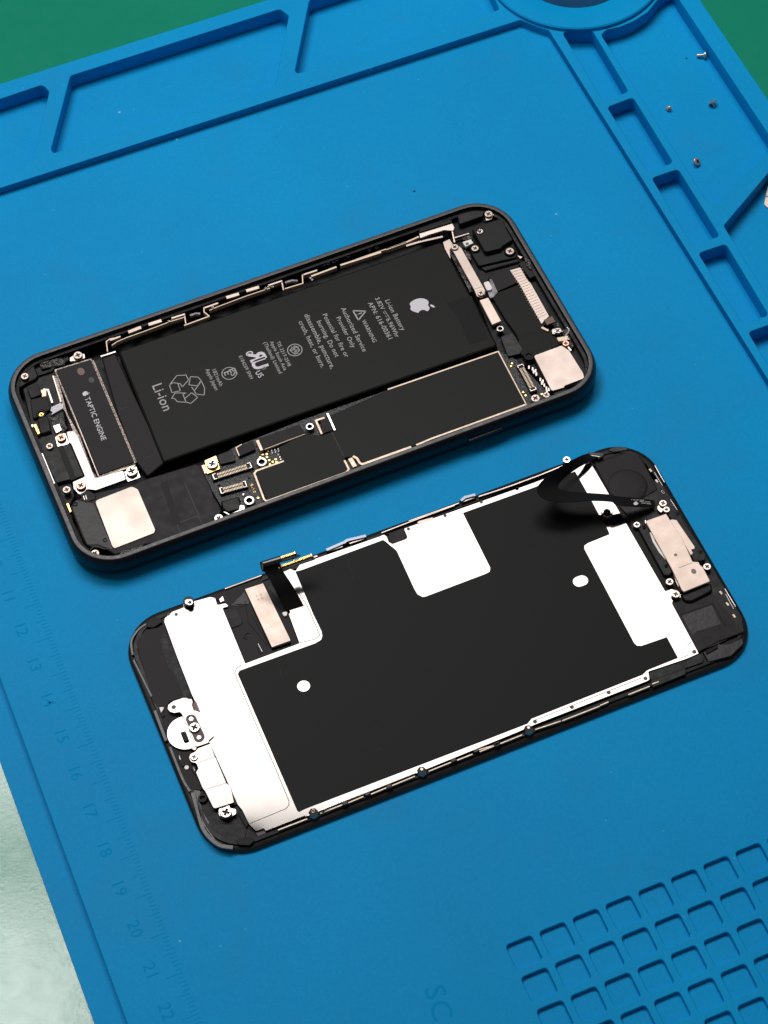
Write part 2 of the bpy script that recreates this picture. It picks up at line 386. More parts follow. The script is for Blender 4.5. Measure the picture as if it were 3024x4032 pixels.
mp('dish_floor', flat([circ(dc.x, dc.y, 16.6, 48)], ZF - .05, ZF + .3), 'navy')  # floor coloured a darker navy than the rest of the mat
# working surface with the grid of square pits
g0 = Vector((-18.52, -112.73)); PX, PY = 7.90, 7.93
cells = []
for r in range(9):
    for c in range(14):
        x, y = g0.x + c * PX + .1, g0.y - r * PY
        if x + 6.4 > XS - 2: continue
        q = [(x, y), (x, y - 6.1), (x + 6.1, y - 6.1), (x + 6.1, y)]
        cells.append(fillet(q, 1.0))
mp('work_surface', flat([[(XM, YB_), (XS + .6, YB_), (XS + .6, YBN + .6), (XM, YBN + .6)]] + cells, ZF - .05, 0, .26, 3))
mp('pit_floor', flat([[(g0.x - 1, YB_ + 2), (XS - 1, YB_ + 2), (XS - 1, g0.y + 1), (g0.x - 1, g0.y + 1)]], ZF + .1, -1.1))
# ruler: ticks every millimetre, numbers every centimetre
tick = []; YR0 = -98.0
for mm_ in range(-5, 150):
    y = YR0 + mm_ - 3.1; L = 3.9 if mm_ % 10 == 0 else (2.6 if mm_ % 5 == 0 else 1.45)
    tick.append(flat([[(-84.7 - L, y - .1), (-84.7, y - .1), (-84.7, y + .1), (-84.7 - L, y + .1)]], .0, .012))
mp('ruler_marks', join(tick), 'bluemark')
for k in range(9, 24):
    y = YR0 + (22 - k) * 10.15
    me = text_mesh(str(k)); xs = [v.co.x for v in me.vertices]; me.transform(Matrix.Translation((-(min(xs) + max(xs)) / 2, -.35, 0)))
    me.transform(Matrix.Diagonal((3.9, 3.9, 1, 1))); me.transform(Matrix.Translation((-90.9, y, .012)) @ Matrix.Rotation(-math.pi / 2, 4, 'Z')); me.transform(Matrix.Scale(MM, 4))
    mp('ruler_number', me, 'bluemark')
me = text((0, 0, 0), 'SC', 'z', 290, 560, 530, 1330, .012, None, wmesh=True, hs=.95)
mp('moulded_letters', me, 'bluemark')
# loose screws in the tray, a small bracket at the edge
def loose(x, y, r, sh, ax, el, label, z, kind='head'):
    p = wp('Y', x, y, z)
    me = join([lathe([(r * .9, 0), (r, .12), (r, .45), (r * .8, .62)]), lathe([(sh[0], -.02), (sh[0], -sh[1]), (sh[0] * .6, -sh[1] - .12)][::-1], 14), flat([cross(r * .6, r * .3)], .55, .635, 0)], [0, 0, 1])
    o = smooth(link('loose_screw', me, ['loose', 'blk']), 40)
    o.rotation_euler = (0, el, ax); o.location = (p.x * MM, p.y * MM, z * MM)
    o['label'] = label; o['category'] = 'screw'; o['group'] = 'loose screws in the mat tray'
    return o
R_ = math.radians
loose(570, 325, 1.0, (.42, 1.9), R_(155), R_(-82), 'tiny silver screw lying with its shank up against the tray edge, nearest the green table', ZF + 1.0)
loose(700, 1030, 1.15, (.35, 1.1), R_(100), R_(48), 'tiny dark screw with round head facing the viewer, right of centre in the tray', ZF + .95)
loose(50, 1110, .75, (.45, .75), R_(110), R_(150), 'smallest bright screw lying head down, leftmost in the tray', ZF + .7)
loose(455, 1905, 1.1, (.42, 1.0), R_(-45), R_(38), 'tiny dark ringed screw tilted on its side, lowest in the tray', ZF + .85)
brk = empty('metal_bracket', (0, 0, 0), 'small pale pinkish metal bracket lying in the tray at the right edge of the picture', 'bracket', z=ZF)
def bp(name, spec, z0, z1, m, r=.6):
    me = flat([fillet(poly(MT, spec, z1), r)], z0, z1, .1, 2); me.transform(Matrix.Translation((0, 0, -ZF * MM))); return link(name, me, m, brk)
bp('plate', 'y 1110,960 1085,1080 1020,1400 1100,1475 1400,1530 1500,900 1200,900', ZF, ZF + .5, 'pale', 1.0)
bp('ridge', 'y 1050,1200 1400,1240 1400,1275 1045,1230', ZF + .5, ZF + .75, 'satin', .1)
# ------------------------------------------------------------------ opened phone: housing with battery and boards
ph = empty('opened_phone', PH, 'black phone housing lying open with battery and circuit board showing', 'phone')
F = PH; PAR = ph
prof = [(4.0, 0), (2.4, .05), (1.1, .55), (.35, 1.5), (.02, 2.8), (0, 3.7), (.08, 4.8), (.42, 5.9), (.75, 6.5), (.95, 6.75), (1.15, 6.8), (2.0, 6.75), (2.1, 6.2), (2.15, 5.6), (2.9, 5.45), (3.0, 1.3)]
hs = smooth(link('housing', shellmesh(69.2, 33.65, 11.2, prof, [0] * 9 + [1, 1, 2, 2, 2, 2]), ['shell', 'rim', 'inner'], ph), 50)
smooth(link('back_panel', flat([rrect(69.2, 33.65, 11.2, 3.05)], 1.1, 1.6, 0), 'inner', ph))
P = lambda name, spec, z0, z1, m, r=0., bev=.06, par=None, **k: part(name, F, spec, z0, z1, m, par or PAR, r, bev, **k)
ST = lambda name, spec, wd, z0, z1, m, par=None, **k: strip(name, F, spec, wd, z0, z1, m, par or PAR, **k)
SC = lambda c, x, y, r, z, m='steel', kind='head', name='screw', par=None, **k: screw(F, c, x, y, r, z, par or PAR, m, kind, name, **k)
# side button slot and button on the near side
smooth(link('side_button', boxm(*(lambda a: (a.x, a.y))(lp(F, 'H', 515, 640, 4)), 3.2, 4.5, 9.2, .9, 0, .3), 'shell', ph)); bpy.data.objects['side_button'].location.y = -.35 * MM
bpy.data.objects['side_button'].location = (0, (-33.75 - lp(F, 'H', 515, 640, 4).y) * MM, 0)
# battery
bat = P('battery', 'B 150,540 D 750,330 D 1240,1240 B 563,1565', 1.6, 5.25, 'battery', 1.0, .55)
smooth(bat, 40)
ft = lambda s, c, a, b_, d, e, m='print', hs_=1.: text(F, s, c, a, b_, d, e, 5.262, bat, m, hs=hs_)
ft('crush, heat, or burn.', 'C', 640, 622, 850, 1046); ft('disassemble, puncture,', 'C', 692, 560, 938, 1055)
ft('burning. Do not', 'C', 807, 620, 980, 948); ft('Potential for fire or', 'C', 860, 558, 1070, 950)
ft('Provider Only', 'C', 985, 585, 1130, 862); ft('Authorized Service', 'C', 1028, 500, 1232, 898); ft('WARNING', 'C', 1218, 612, 1325, 812)
ft('APN: 616-00361', 'D', 105, 870, 285, 1188); ft('3.82V      6.96Whr', 'D', 168, 830, 350, 1172); ft('Li-ion Battery', 'D', 256, 850, 400, 1112)
ft('TIS 2217-2548', 'C', 438, 808, 545, 1032); ft('Apple South Asia', 'C', 378, 806, 508, 1070); ft('(Thailand) Limited', 'C', 318, 815, 463, 1098)
ft('E184259 SNH', 'C', 92, 940, 198, 1148); ft('1821mAh', 'B', 1012, 715, 1083, 864); ft('Apple Japan', 'B', 952, 710, 1042, 902)
ft('Li-ion', 'B', 462, 862, 568, 1095, hs_=1.0); ft('c', 'C', 152, 905, 168, 935, 'printw', 1.3); ft('US', 'C', 242, 1088, 280, 1138, 'printw', 1.15)
ft('PS', 'B', 1165, 712, 1192, 772); ft('E', 'B', 1118, 738, 1133, 768); ft('R', 'C', 314, 1036, 322, 1050)
zt = 5.262
LN = lambda name, c, segs, wd, closed=False, m='print': link(name, lines_mesh(F, c, segs, wd, zt, closed), m, bat)
LN('printed_rule', 'D', [[(253, 935), (296, 1000)], ], .14); LN('printed_rule', 'D', [[(240, 945), (256, 968)], [(262, 978), (272, 994)]], .12)
LN('warning_triangle', 'C', [[(1140, 520), (1258, 524), (1190, 606)]], .34, True); LN('warning_triangle', 'C', [[(1222, 538), (1190, 552)], [(1180, 556), (1174, 559)]], .3)
def ringm(c, x, y, r_px, wd, z=zt):
    p = lp(F, c, x, y, z); r = r_px / CRB[c][2] / 16.2; return flat([circ(p.x, p.y, r, 40), circ(p.x, p.y, r - wd, 40)], z - .01, z + .006)
link('printed_ring', ringm('C', 607, 880, 73, .22), 'print', bat); link('printed_ring', ringm('B', 1170, 745, 73, .2), 'print', bat); link('printed_ring', ringm('C', 322, 1044, 20, .1), 'print', bat)
LN('printed_symbol', 'C', [[(560, 882), (607, 843), (655, 880), (610, 922), (560, 882)], [(575, 850), (640, 915)], [(645, 855), (600, 840)], [(560, 882), (655, 880)], [(607, 843), (610, 922)]], .2)
# letters of the component mark: a turned R and a U
def area(c, specs, m='printw'):
    return link('printed_mark', join([flat([poly(F, s, zt)], zt - .01, zt + .007) for s in specs]), m, bat)
text(F, 'R', 'C', 172, 908, 212, 996, zt, bat, 'printw', 'printed_mark', hs=1.12, bold=.035, flip=True)
text(F, 'U', 'C', 204, 985, 243, 1068, zt, bat, 'printw', 'printed_mark', hs=1.12, bold=.035)
fruit(F, 'D', 474, 900, 690, 880, zt, bat, 'printw', 1.02)
# recycling symbol outline
LN('recycling_symbol', 'B', [[(622, 852), (690, 765), (770, 762), (765, 745), (797, 805), (740, 870), (722, 840), (655, 830), (622, 852)], [(622, 852), (645, 922), (722, 905), (700, 840)],
    [(800, 850), (815, 775), (885, 780), (912, 812), (878, 860), (800, 850)], [(912, 812), (945, 880), (940, 945), (865, 935), (850, 905), (825, 870)], [(850, 905), (905, 830)],
    [(640, 975), (675, 925), (745, 925), (780, 925), (745, 935), (775, 1010), (695, 1005), (668, 975), (640, 975)], [(775, 1010), (820, 1020), (880, 965), (825, 922), (765, 975)]], .2)
P('pull_tape', 'D 790,870 1010,805 1160,1180 990,1235 900,1000', 5.2, 5.27, 'graphite', .3, .02, bat)
tail = P('battery_tape', 'B 0,600 125,558 260,860 590,1550 420,1690 300,1530 140,1100', 3.2, 4.7, 'tape', .5, .3)
ST('tape_fold', 'B 150,1080 250,1050', .12, 4.69, 4.74, 'seam', tail); ST('tape_fold', 'B 375,1530 460,1500', .12, 4.69, 4.74, 'seam', tail)
P('tape_strip', 'B 200,640 255,610 640,1520 560,1545', 4.0, 5.0, 'battery', .8, .45)
# vibration motor
vm = P('vibration_motor', 'A 492,244 838,138 1250,1100 902,1238', 1.6, 5.2, 'speck', .4, .15)
P('top_plate', 'A 512,250 832,152 1232,1093 908,1212', 5.2, 5.5, 'tape', .4, .08, vm)
text(F, 'TAPTIC ENGINE', 'A', 776, 508, 932, 897, 5.51, vm, 'printw', hs=1.02); fruit(F, 'A', 758, 475, 820, 452, 5.51, vm, 'printw', 1.1)
for x, y, r in ((742, 262, 34), (838, 340, 26)):
    p = lp(F, 'A', x, y, 5.5); link('smudge', flat([circ(p.x, p.y, r / 2.33 / 16.2, 20, 1.3)], 5.5, 5.512), 'brown' if x < 800 else 'seam', vm)
ST('motor_edge', 'A 512,240 905,1225', .22, 4.6, 5.42, 'steel', vm); ST('motor_edge', 'A 850,160 1245,1095', .5, 4.2, 5.05, 'speck', vm)
ST('motor_edge', 'A 915,1228 1240,1120', .4, 4.4, 5.1, 'beige', vm)
P('motor_bracket', 'A 483,300 520,305 565,450 615,640 735,860 850,1180 890,1235 870,1250 690,860 600,640 545,545', 3.8, 4.9, 'speck', .1, .05)
ST('side_clip', 'A 485,300 560,540', .35, 4.9, 5.4, 'satin'); ST('side_clip', 'A 395,425 440,430 480,550', .5, 4.4, 5.0, 'satin')
P('contact_tab', 'A 372,430 425,425 425,505 385,500', 4.5, 5.2, 'copper', .2)
# lower left: connector, brackets, contacts
P('jack_tray', 'A 165,250 320,170 620,110 650,150 505,240 590,640 620,810 660,1290 690,1400 640,1500 540,1440 330,960', 2.0, 4.4, 'plastic', .5, .3)
P('gasket_block', 'A 245,412 342,368 388,470 282,512', 4.2, 5.6, 'plastic2', .3, .2); P('gasket_block', 'A 275,520 425,480 470,600 330,690 300,690', 4.2, 5.3, 'tape', .6, .2)
mic = P('microphone', 'A 340,695 425,660 450,700 470,810 440,815 400,830 370,830', 4.0, 5.4, 'plastic2', .5, .3)
SC('A', 378, 655, 46, 5.2, 'blk', 'post', 'mounting_post'); SC('A', 380, 662, 24, 5.2, 'gold', 'head', 'screw')
gc = P('gold_contact', 'A 300,748 332,738 372,828 345,845', 4.2, 5.6, 'gold', .2, .15); P('contact_tip', 'A 282,745 305,742 310,770 290,778', 5.0, 5.7, 'satin', .2, .1, gc)
gc = P('gold_contact', 'A 602,1475 630,1462 660,1545 640,1560', 4.6, 5.6, 'gold', .1, .15); ST('contact_tip', 'A 590,1480 660,1630', .25, 4.6, 5.3, 'gold', gc)
P('clear_window', 'A 440,600 560,545 585,570 580,600 455,670 480,640', 4.2, 5.0, 'clear', .1, .1)
P('flex_cluster', 'A 455,680 560,660 620,780 560,850 490,800', 3.6, 4.9, 'clutter', .3, .1)
P('solder_block', 'A 482,762 545,738 570,800 515,830', 4.2, 5.3, 'bright', .2, .1)
br = P('bracket', 'A 607,812 680,805 712,845 872,1240 1130,1168 1158,1252 880,1352 800,1342 752,1395 715,1385 672,1335 665,1275 778,1225 650,925 628,915', 5.0, 5.5, 'mirror', .5, .1)
P('bracket', 'A 1138,1182 1250,1130 1290,1232 1170,1275', 4.9, 5.45, 'bright', .3); P('bracket', 'A 505,868 530,840 600,825 635,925 528,958', 4.9, 5.5, 'bright', .5)
lc = P('charging_connector', 'A 378,1002 640,912 775,1222 512,1288', 3.0, 5.5, 'plastic', .6, .25)
ST('connector_edge', 'A 385,1010 500,1290', .3, 5.0, 5.6, 'satin', lc); P('reflection_stripe', 'A 530,950 575,935 700,1245 650,1262', 5.5, 5.62, 'blk', .2, .04, lc)  # black strip painted in for a dark reflection on the connector box
for x, y, r, m in ((228, 310, 38, 'steel'), (715, 118, 44, 'steel'), (562, 872, 44, 'copper'), (455, 950, 34, 'steel'), (612, 1350, 38, 'steel'), (742, 1312, 44, 'copper'), (1208, 1182, 54, 'bright'), (872, 1935, 40, 'steel')):
    SC('A', x, y, r, 5.9, m)
P('screw_tab', 'A 640,135 700,100 775,100 780,140 690,165 640,170', 4.8, 5.5, 'satin', .2)
P('corner_block', 'A 165,250 300,170 350,300 330,330 250,370 170,420', 3.5, 5.3, 'plastic', .5, .3); P('rail_block', 'A 350,180 560,130 600,160 600,200 380,240', 3.5, 5.2, 'clutter', .3, .2)
ST('gasket_cord', 'A 250,320 470,250 500,210', .8, 4.0, 5.0, 'inner')
# loudspeaker
sp = P('loudspeaker', 'A 780,1400 F 170,80 F 470,10 B 385,1718 B 868,1573 B 905,1590 B 940,1665 B 1000,1780 B 1030,1870 B 1085,1960 B 1100,2010 F 1160,280 F 1120,310 F 1120,340 F 1040,372 F 985,380 F 860,420 F 705,490 F 560,505 F 545,530 F 315,590 F 240,540 F 120,530 A 790,1850 A 755,1790 A 640,1500 A 700,1440', 1.6, 5.4, 'plastic2', .4, .3)
P('speaker_plate', 'F 150,148 455,30 505,52 648,385 640,412 312,540 292,520', 5.3, 5.62, 'plate', 1.0, .1, sp)
P('foil_patch', 'A 690,1440 860,1470 1020,1850 1040,1900 900,1850 800,1850 760,1760 665,1520', 5.35, 5.5, 'foilblk', .5, .05, sp)
for s in ('F 885,0 1000,270 1036,365', 'F 995,272 835,328 828,350 852,415', 'A 820,1900 870,1860 960,1890 1030,1880'): ST('seam_line', s, .16, 5.38, 5.42, 'seam', sp)
P('reflection_stripe', 'F 690,0 740,-10 850,330 800,350', 5.4, 5.43, 'blk', .3, .02, sp)  # soft dark reflection on the speaker box, drawn as a thin black strip
SC('A', 690, 1478, 22, 5.55, 'plastic2', 'post', 'mounting_post', sp); SC('F', 235, 470, 18, 5.5, 'plastic2', 'post', 'mounting_post', sp)
P('mesh_port', 'A 740,1380 810,1350 880,1390 870,1430 790,1465 745,1440', 5.3, 5.6, 'inner', .3, .1, sp)
for s in ('A 765,1400 775,1440', 'A 785,1395 795,1435'): ST('spring_coil', s, .2, 5.6, 5.8, 'satin', sp)
P('clear_window', 'F 350,585 370,560 540,508 545,540 370,600', 5.0, 5.8, 'clutter', .2); SC('F', 1165, 295, 38, 5.9, 'bright')
P('bracket_foot', 'F 1195,235 1225,240 1270,270 1350,250 1375,240 1370,190 1340,185 1335,225 1250,265 1210,245', 4.6, 5.3, 'bright', .1); P('rubber_block', 'F 1180,150 1330,110 1350,190 1330,225 1230,245 1190,210', 3.0, 5.0, 'plastic', .4, .4)
# logic board
lb = P('logic_board', 'B 900,1600 C 70,1760 C 700,1510 D 280,1625 D 1235,1285 E 395,1440 E 560,1530 E 850,1830 E 890,1870 H 1100,280 H 870,400 H 0,720 G 900,310 G 80,610 F 1500,210 F 1330,210 F 1180,190 B 1010,1820', 2.0, 4.6, 'pcb', .2, .1)
ZS = 5.45
bf = P('black_foil', 'C 700,1645 C 855,1665 C 975,1620 C 935,1480 D 285,1625 D 1232,1300 E 388,1458 E 645,1955 H 875,330 H 0,645 G 1310,112 G 885,255 G 845,200 G 740,210 G 775,310 G 108,560 G 5,330 G 240,235 G 200,128', 4.4, ZS, 'tape', .15, .06, lb)
bpy.data.objects['black_foil'].data.materials[0] = M['battery']
for s, wd in (('D 280,1622 1235,1293', .42), ('D 1235,1293 E 390,1452 E 655,1955 H 885,330', .36), ('H 885,335 H 0,655 G 1325,108', .5), ('G 1285,122 G 885,265 G 865,255 G 840,215 G 808,198', .62),
              ('G 738,232 775,305 755,330 103,567 82,550 3,340 20,318 245,238', .5), ('G 785,215 825,285', 1.1)):
    ST('shield_rail', s, wd, 4.7, ZS + .14, 'beige', lb)
for s, wd in (('C 940,1620 1055,1850',.08),): ST('foil_crease', s, wd, ZS, ZS + .02, 'pill', bf)
P('shield_can', 'C 250,1702 645,1562 705,1640 460,1745 315,1795', 4.6, 5.6, 'tape', .3, .08, lb); ST('shield_rail', 'C 262,1705 305,1800', .75, 4.7, 5.75, 'beige', lb); ST('shield_rail', 'C 330,1790 700,1650', .16, 5.0, 5.7, 'beige', lb)
P('shield_can', 'C 62,1772 225,1712 248,1790 98,1855', 4.6, 5.5, 'tape', .3, .08, lb); ST('shield_rail', 'C 120,1745 68,1775 98,1850', .3, 4.7, 5.6, 'beige', lb)
P('shield_can', 'B 1060,1495 1190,1445 1230,1545 1090,1580', 4.4, 5.3, 'plastic', .3, .08, lb)
P('shield_can', 'C 840,1520 910,1490 955,1610 860,1650', 4.6, 5.5, 'tape', .2, .05, lb)
ST('shield_rail', 'C 880,1500 800,1525 855,1650', .55, 4.7, 5.65, 'beige', lb); ST('shield_rail', 'C 905,1460 975,1615', .55, 4.7, 5.75, 'bright', lb)
SC('C', 745, 1585, 38, 5.7, 'bright', 'post', 'mounting_post', lb); SC('C', 305, 1910, 48, 5.6, 'bright', 'post', 'mounting_post', lb); SC('B', 1355, 1915, 48, 5.6, 'bright', 'post', 'mounting_post', lb)
P('gold_pad', 'B 945,1545 1050,1498 1088,1620 965,1668', 4.4, 5.2, 'gold', .2, .06, lb); SC('B', 1015, 1580, 54, 5.5, 'bright', 'head', 'screw', lb); P('gold_pad', 'B 915,1590 945,1580 970,1655 945,1665', 4.4, 5.0, 'copper', .1, .05, lb)
for c, pts in (('C', ((312, 1838), (350, 1835), (372, 1890), (405, 1905), (432, 1882), (440, 1908), (380, 1930), (290, 1865), (352, 1862))), ('C', ((213, 2120), (224, 2150), (236, 2180))), ('F', ((1435, 20), (1443, 48), (1453, 76), (1485, 125))), ('E', ((520, 1565), (510, 1592), (625, 1838), (648, 1868), (800, 1855)))):
    for x, y in pts:
        p = lp(F, c, x, y, 4.75); link('test_pad', flat([circ(p.x, p.y, .26, 12)], 4.55, 4.78), 'gold', lb)
for x, y in ((395, 1803), (425, 1796), (455, 1788), (400, 1824), (430, 1816), (460, 1806), (470, 1862), (492, 1855), (478, 1882), (497, 1876), (362, 1808), (455, 1840)):
    p = lp(F, 'C', x, y, 4.9); link('chip_part', boxm(p.x, p.y, 4.5, 4.95, .42, .26, 1.2), 'white' if x < 470 else 'satin', lb)
ST('shield_rail', 'C 245,1985 510,1892', .22, 4.6, 5.2, 'beige', lb)
def connector(c, x0, y0, x1, y1, wd, z, base_m='plastic', parent=None, n=16, pin='beige'):
    a, b = lp(F, c, x0, y0, z), lp(F, c, x1, y1, z); d = b - a; L = d.length; ang = math.atan2(d.y, d.x); m_ = (a + b) / 2
    cn = link('board_connector', boxm(m_.x, m_.y, z - 1.0, z, L, wd, ang, .08), base_m, parent or lb)
    k, s = math.cos(ang), math.sin(ang); ms = []
    for i in range(n):
        t = -L / 2 + L * (.14 + .72 * (i + .5) / n)
        for q in (-wd * .24, wd * .24): ms.append(boxm(m_.x + k * t - s * q, m_.y + s * t + k * q, z, z + .16, L * .72 / n * .55, wd * .34, ang, 0))
    link('pin_row', join(ms), pin, cn)
    ms = []
    for e in (-1, 1):
        t = e * L * .455; ms.append(boxm(m_.x + k * t, m_.y + s * t, z - .2, z + .3, .28, wd * .95, ang, .05))
        for q in (-wd * .42, wd * .42):
            t2 = e * L * .42; ms.append(boxm(m_.x + k * t2 - s * q, m_.y + s * t2 + k * q, z - .2, z + .28, .8, .22, ang, .04))
    link('end_clamp', join(ms), 'satin', cn); return cn
connector('B', 1010, 1705, 1385, 1585, 1.75, 5.3, n=20); connector('B', 1080, 1830, 1335, 1760, 1.9, 5.3, n=14); connector('E', 590, 1575, 730, 1835, 1.7, 5.4, n=16)
for x, y in ((1100, 1662), (1340, 1560), (1075, 1765), (1130, 1850), (1300, 1855), (1375, 1640), (1350, 1700)):
    p = lp(F, 'B', x, y, 4.9); link('chip_part', boxm(p.x, p.y, 4.5, 4.95, .55, .35, random.uniform(0, 1.5)), random.choice(['clutter', 'satin']), lb)
for x, y, a in ((715, 1618, .9), (742, 1635, .9), (725, 1645, .9), (750, 1668, .9), (788, 1718, .9), (812, 1735, .9), (802, 1752, .9), (825, 1772, .9), (845, 1800, .9), (868, 1812, .9), (680, 1602, .9), (850, 1832, .9)):
    p = lp(F, 'E', x, y, 5.0); link('chip_part', boxm(p.x, p.y, 4.5, 5.05, 1.0, .42, 1.15 + math.pi / 2 * 0), 'satin', lb)
ST('ribbon_edge', 'E 600,1610 680,1800', .5, 4.6, 5.0, 'clutter', lb)
SC('E', 742, 1900, 44, 5.7, 'steel', 'head', 'screw', lb); SC('E', 845, 1868, 34, 5.8, 'steel', 'head', 'screw', lb)
# right end: speaker plate, tapes, brackets, camera
P('upper_tray', 'D 800,170 D 880,140 E 120,150 E 480,200 E 600,560 E 740,740 E 1110,1340 E 1260,1560 E 1240,1700 E 1000,1850 E 880,1860 E 700,1600 E 400,1500 E 200,1000 D 850,420', 1.7, 3.9, 'inner', 1, .3)
pl = P('antenna_plate', 'E 722,1492 990,1392 1062,1442 1195,1655 1207,1700 1185,1715 1020,1778 1015,1795 895,1830', 4.6, 5.7, 'steel', .7, .12)
P('plate_lip', 'E 1025,1772 1190,1712 1205,1690 1180,1740 1030,1795', 4.9, 5.2, 'blk', .1, .05, pl)
P('tape_cover', 'E 318,918 590,815 640,870 845,1190 800,1232 870,1265 945,1320 968,1392 720,1492 715,1530 640,1500 560,1290 445,1130', 3.9, 5.0, 'battery', .4, .12)
p = lp(F, 'E', 735, 1400, 5.0); link('coil_cover', flat([circ(p.x, p.y, 4.3, 40)], 4.9, 5.12, .08), 'battery', ph); SC('E', 680, 1500, 52, 5.15, 'battery', 'post', 'mounting_post')
P('rubber_pad', 'E 412,1315 520,1270 625,1435 590,1475 480,1500', 4.2, 5.2, 'foilblk', .4, .1); P('dark_flex', 'E 290,745 500,668 580,795 375,888', 4.0, 5.15, 'tape', .3, .1)
fl = P('ribbed_flex', 'E 497,682 598,655 660,765 700,810 872,1118 822,1165 800,1195 690,1000 590,815', 4.9, 5.35, 'steel', .2, .06)
link('flex_ribs', strips(F, ['E %d,%d %d,%d' % (q[0], q[1], q[2], q[3]) for q in [(512 + i * 13.6, 705 + i * 24, 618 + i * 12.2, 668 + i * 24) for i in range(19)]][:19:1], .12, 5.35, 5.42), 'beige', fl)
P('brown_tab', 'E 820,1152 900,1115 930,1170 850,1202', 5.3, 5.6, 'brown', .2, .05); ST('gold_pin', 'E 800,1222 865,1255', .6, 5.0, 5.5, 'beige')
P('white_window', 'E 248,798 300,783 332,845 325,868 282,875', 5.0, 5.9, 'white', .5, .1); P('clear_window', 'E 305,765 330,770 385,890 340,940 310,945 290,890 330,880', 4.6, 5.3, 'clear', .2)
cc = P('camera_cover', 'E 110,480 250,420 500,400 540,440 572,560 205,645', 3.0, 5.2, 'plastic', .8, .2); P('raised_cover', 'E 138,280 400,195 440,215 470,290 528,395 430,455 418,475 285,510 255,500', 4.0, 6.5, 'plastic', .7, .2, cc)
P('cover_step', 'E 210,650 560,570 600,600 270,690', 3.0, 4.6, 'gloss', .3, .3)
for x, y, r, z, m in ((218, 318, 34, 6.5, 'bright'), (170, 480, 38, 5.6, 'steel'), (500, 508, 44, 5.6, 'steel')):
    SC('E', x, y, r * 1.35, z - .25, 'blk', 'post', 'mounting_post', cc); SC('E', x, y, r, z, m, 'head', 'screw', cc)
SC('E', 298, 155, 42, 6.3, 'steel'); P('screw_tab', 'E 255,150 350,150 325,200 275,215', 5.4, 6.0, 'satin', .2); SC('E', 955, 1258, 34, 5.9, 'bright'); SC('E', 1030, 1380, 34, 5.7, 'copper')
P('corner_plate', 'E 0,160 230,85 255,140 245,170 20,250', 3.5, 5.6, 'foilblk', .5, .2); P('screw_tab', 'E 895,1245 960,1225 1000,1260 960,1290 900,1285', 5.0, 5.6, 'bright', .2)
P('clip', 'E 940,1320 1055,1300 1045,1350 960,1358', 5.2, 5.8, 'beige', .2, .1); P('clip', 'E 930,1180 960,1185 980,1240 940,1230', 5.2, 5.8, 'clutter', .1, .1)
ST('spring_wire', 'E 1040,1220 1062,1250 1030,1300 1060,1340', .35, 5.2, 5.7, 'bright'); P('clip', 'E 1055,1400 1090,1440 1070,1450 1020,1380', 5.0, 5.6, 'satin', .1)
P('cavity_parts', 'E 985,1255 1035,1235 1060,1300 1110,1400 1085,1420 1010,1310', 4.2, 5.1, 'clutter', .1); P('corner_clip', 'E 1215,1590 1262,1580 1270,1630 1240,1680', 4.6, 5.6, 'clutter', .2)
P('flash_module', 'E 50,415 130,388 155,425 80,460', 4.8, 5.7, 'white', .2, .1); P('flash_lens', 'E 78,425 105,418 112,438 85,445', 5.7, 5.75, 'brown', 0, .01); P('cavity_parts', 'E 40,370 120,350 150,390 60,400', 4.0, 5.0, 'clutter', .2)
P('cavity_parts', 'E 60,480 120,520 140,600 90,560', 4.0, 5.2, 'clutter', .2); P('side_clip', 'E 565,540 620,555 600,575', 4.8, 5.8, 'satin', .1); P('cavity_parts', 'E 635,560 700,590 700,680 660,640', 4.4, 5.8, 'clutter', .2)
P('side_block', 'E 580,620 640,590 740,735 690,760', 3.6, 5.3, 'plastic', .3, .1)
SC('E', 408, 1240, 36, 5.5, 'bright', 'post', 'mounting_post')
P('connector_bracket', 'D 832,388 905,372 925,392 1128,755 1130,795 1095,822 1055,812 1035,760', 5.0, 5.75, 'steel', .7, .1); ST('bracket_bend', 'D 1032,745 1100,728', .16, 5.75, 5.8, 'bright')
SC('D', 865, 385, 34, 5.9, 'steel'); SC('D', 1092, 785, 32, 5.95, 'steel')
P('connector_bracket', 'D 1080,845 1155,822 1268,1025 1190,1057', 4.8, 5.5, 'pale', .15, .08)
ST('side_spring', 'D 820,400 1010,770', .9, 3.8, 4.8, 'clutter'); P('solder_tab', 'D 760,340 820,310 860,380 820,400 830,500 790,440', 4.0, 4.9, 'steel', .2)
# far rail with its tabs
P('rail_plate', 'D 552,250 838,165 862,215 850,240 770,235 640,275 562,305', 4.7, 5.8, 'satin', .2, .06); P('rail_cover', 'D 555,225 830,140 845,165 555,255', 4.6, 6.2, 'plastic', .2, .1)
ST('rail_post', 'D 840,235 862,340', .4, 4.4, 5.6, 'satin'); ST('rail_post', 'D 862,300 990,262', .35, 4.4, 5.4, 'satin')
rail = ST('far_rail', 'B 55,540 C -305,0 ', .3, 4, 4.6, 'inner') if False else None
for s, wd in (('Z 35,805 28,745 50,730 110,718', .30), ('Z 60,768 95,745 150,722 240,690 400,630 495,600', .26), ('Z 415,615 492,585 500,640', .32), ('Z 490,650 640,595', .34), ('Z 640,595 608,570 608,545 690,520', .32),
              ('Z 640,560 700,535 860,475 1000,428', .26), ('Z 985,420 1070,388 1080,440', .34), ('Z 1088,432 1195,400 1192,352 1280,325', .32), ('Z 1245,358 1395,302', .5), ('Z 1418,292 1659,215', .55), ('D 0,490 445,338', .3), ('D 265,402 440,340 552,290', .5)):
    ST('far_rail', s, wd, 4.1, 5.5, 'beige')
for s in ('Z 158,690 235,660', 'Z 278,645 356,620', 'Z 740,485 816,462', 'Z 858,445 935,422'): ST('rail_tab', s, .95, 5.0, 5.7, 'steel')
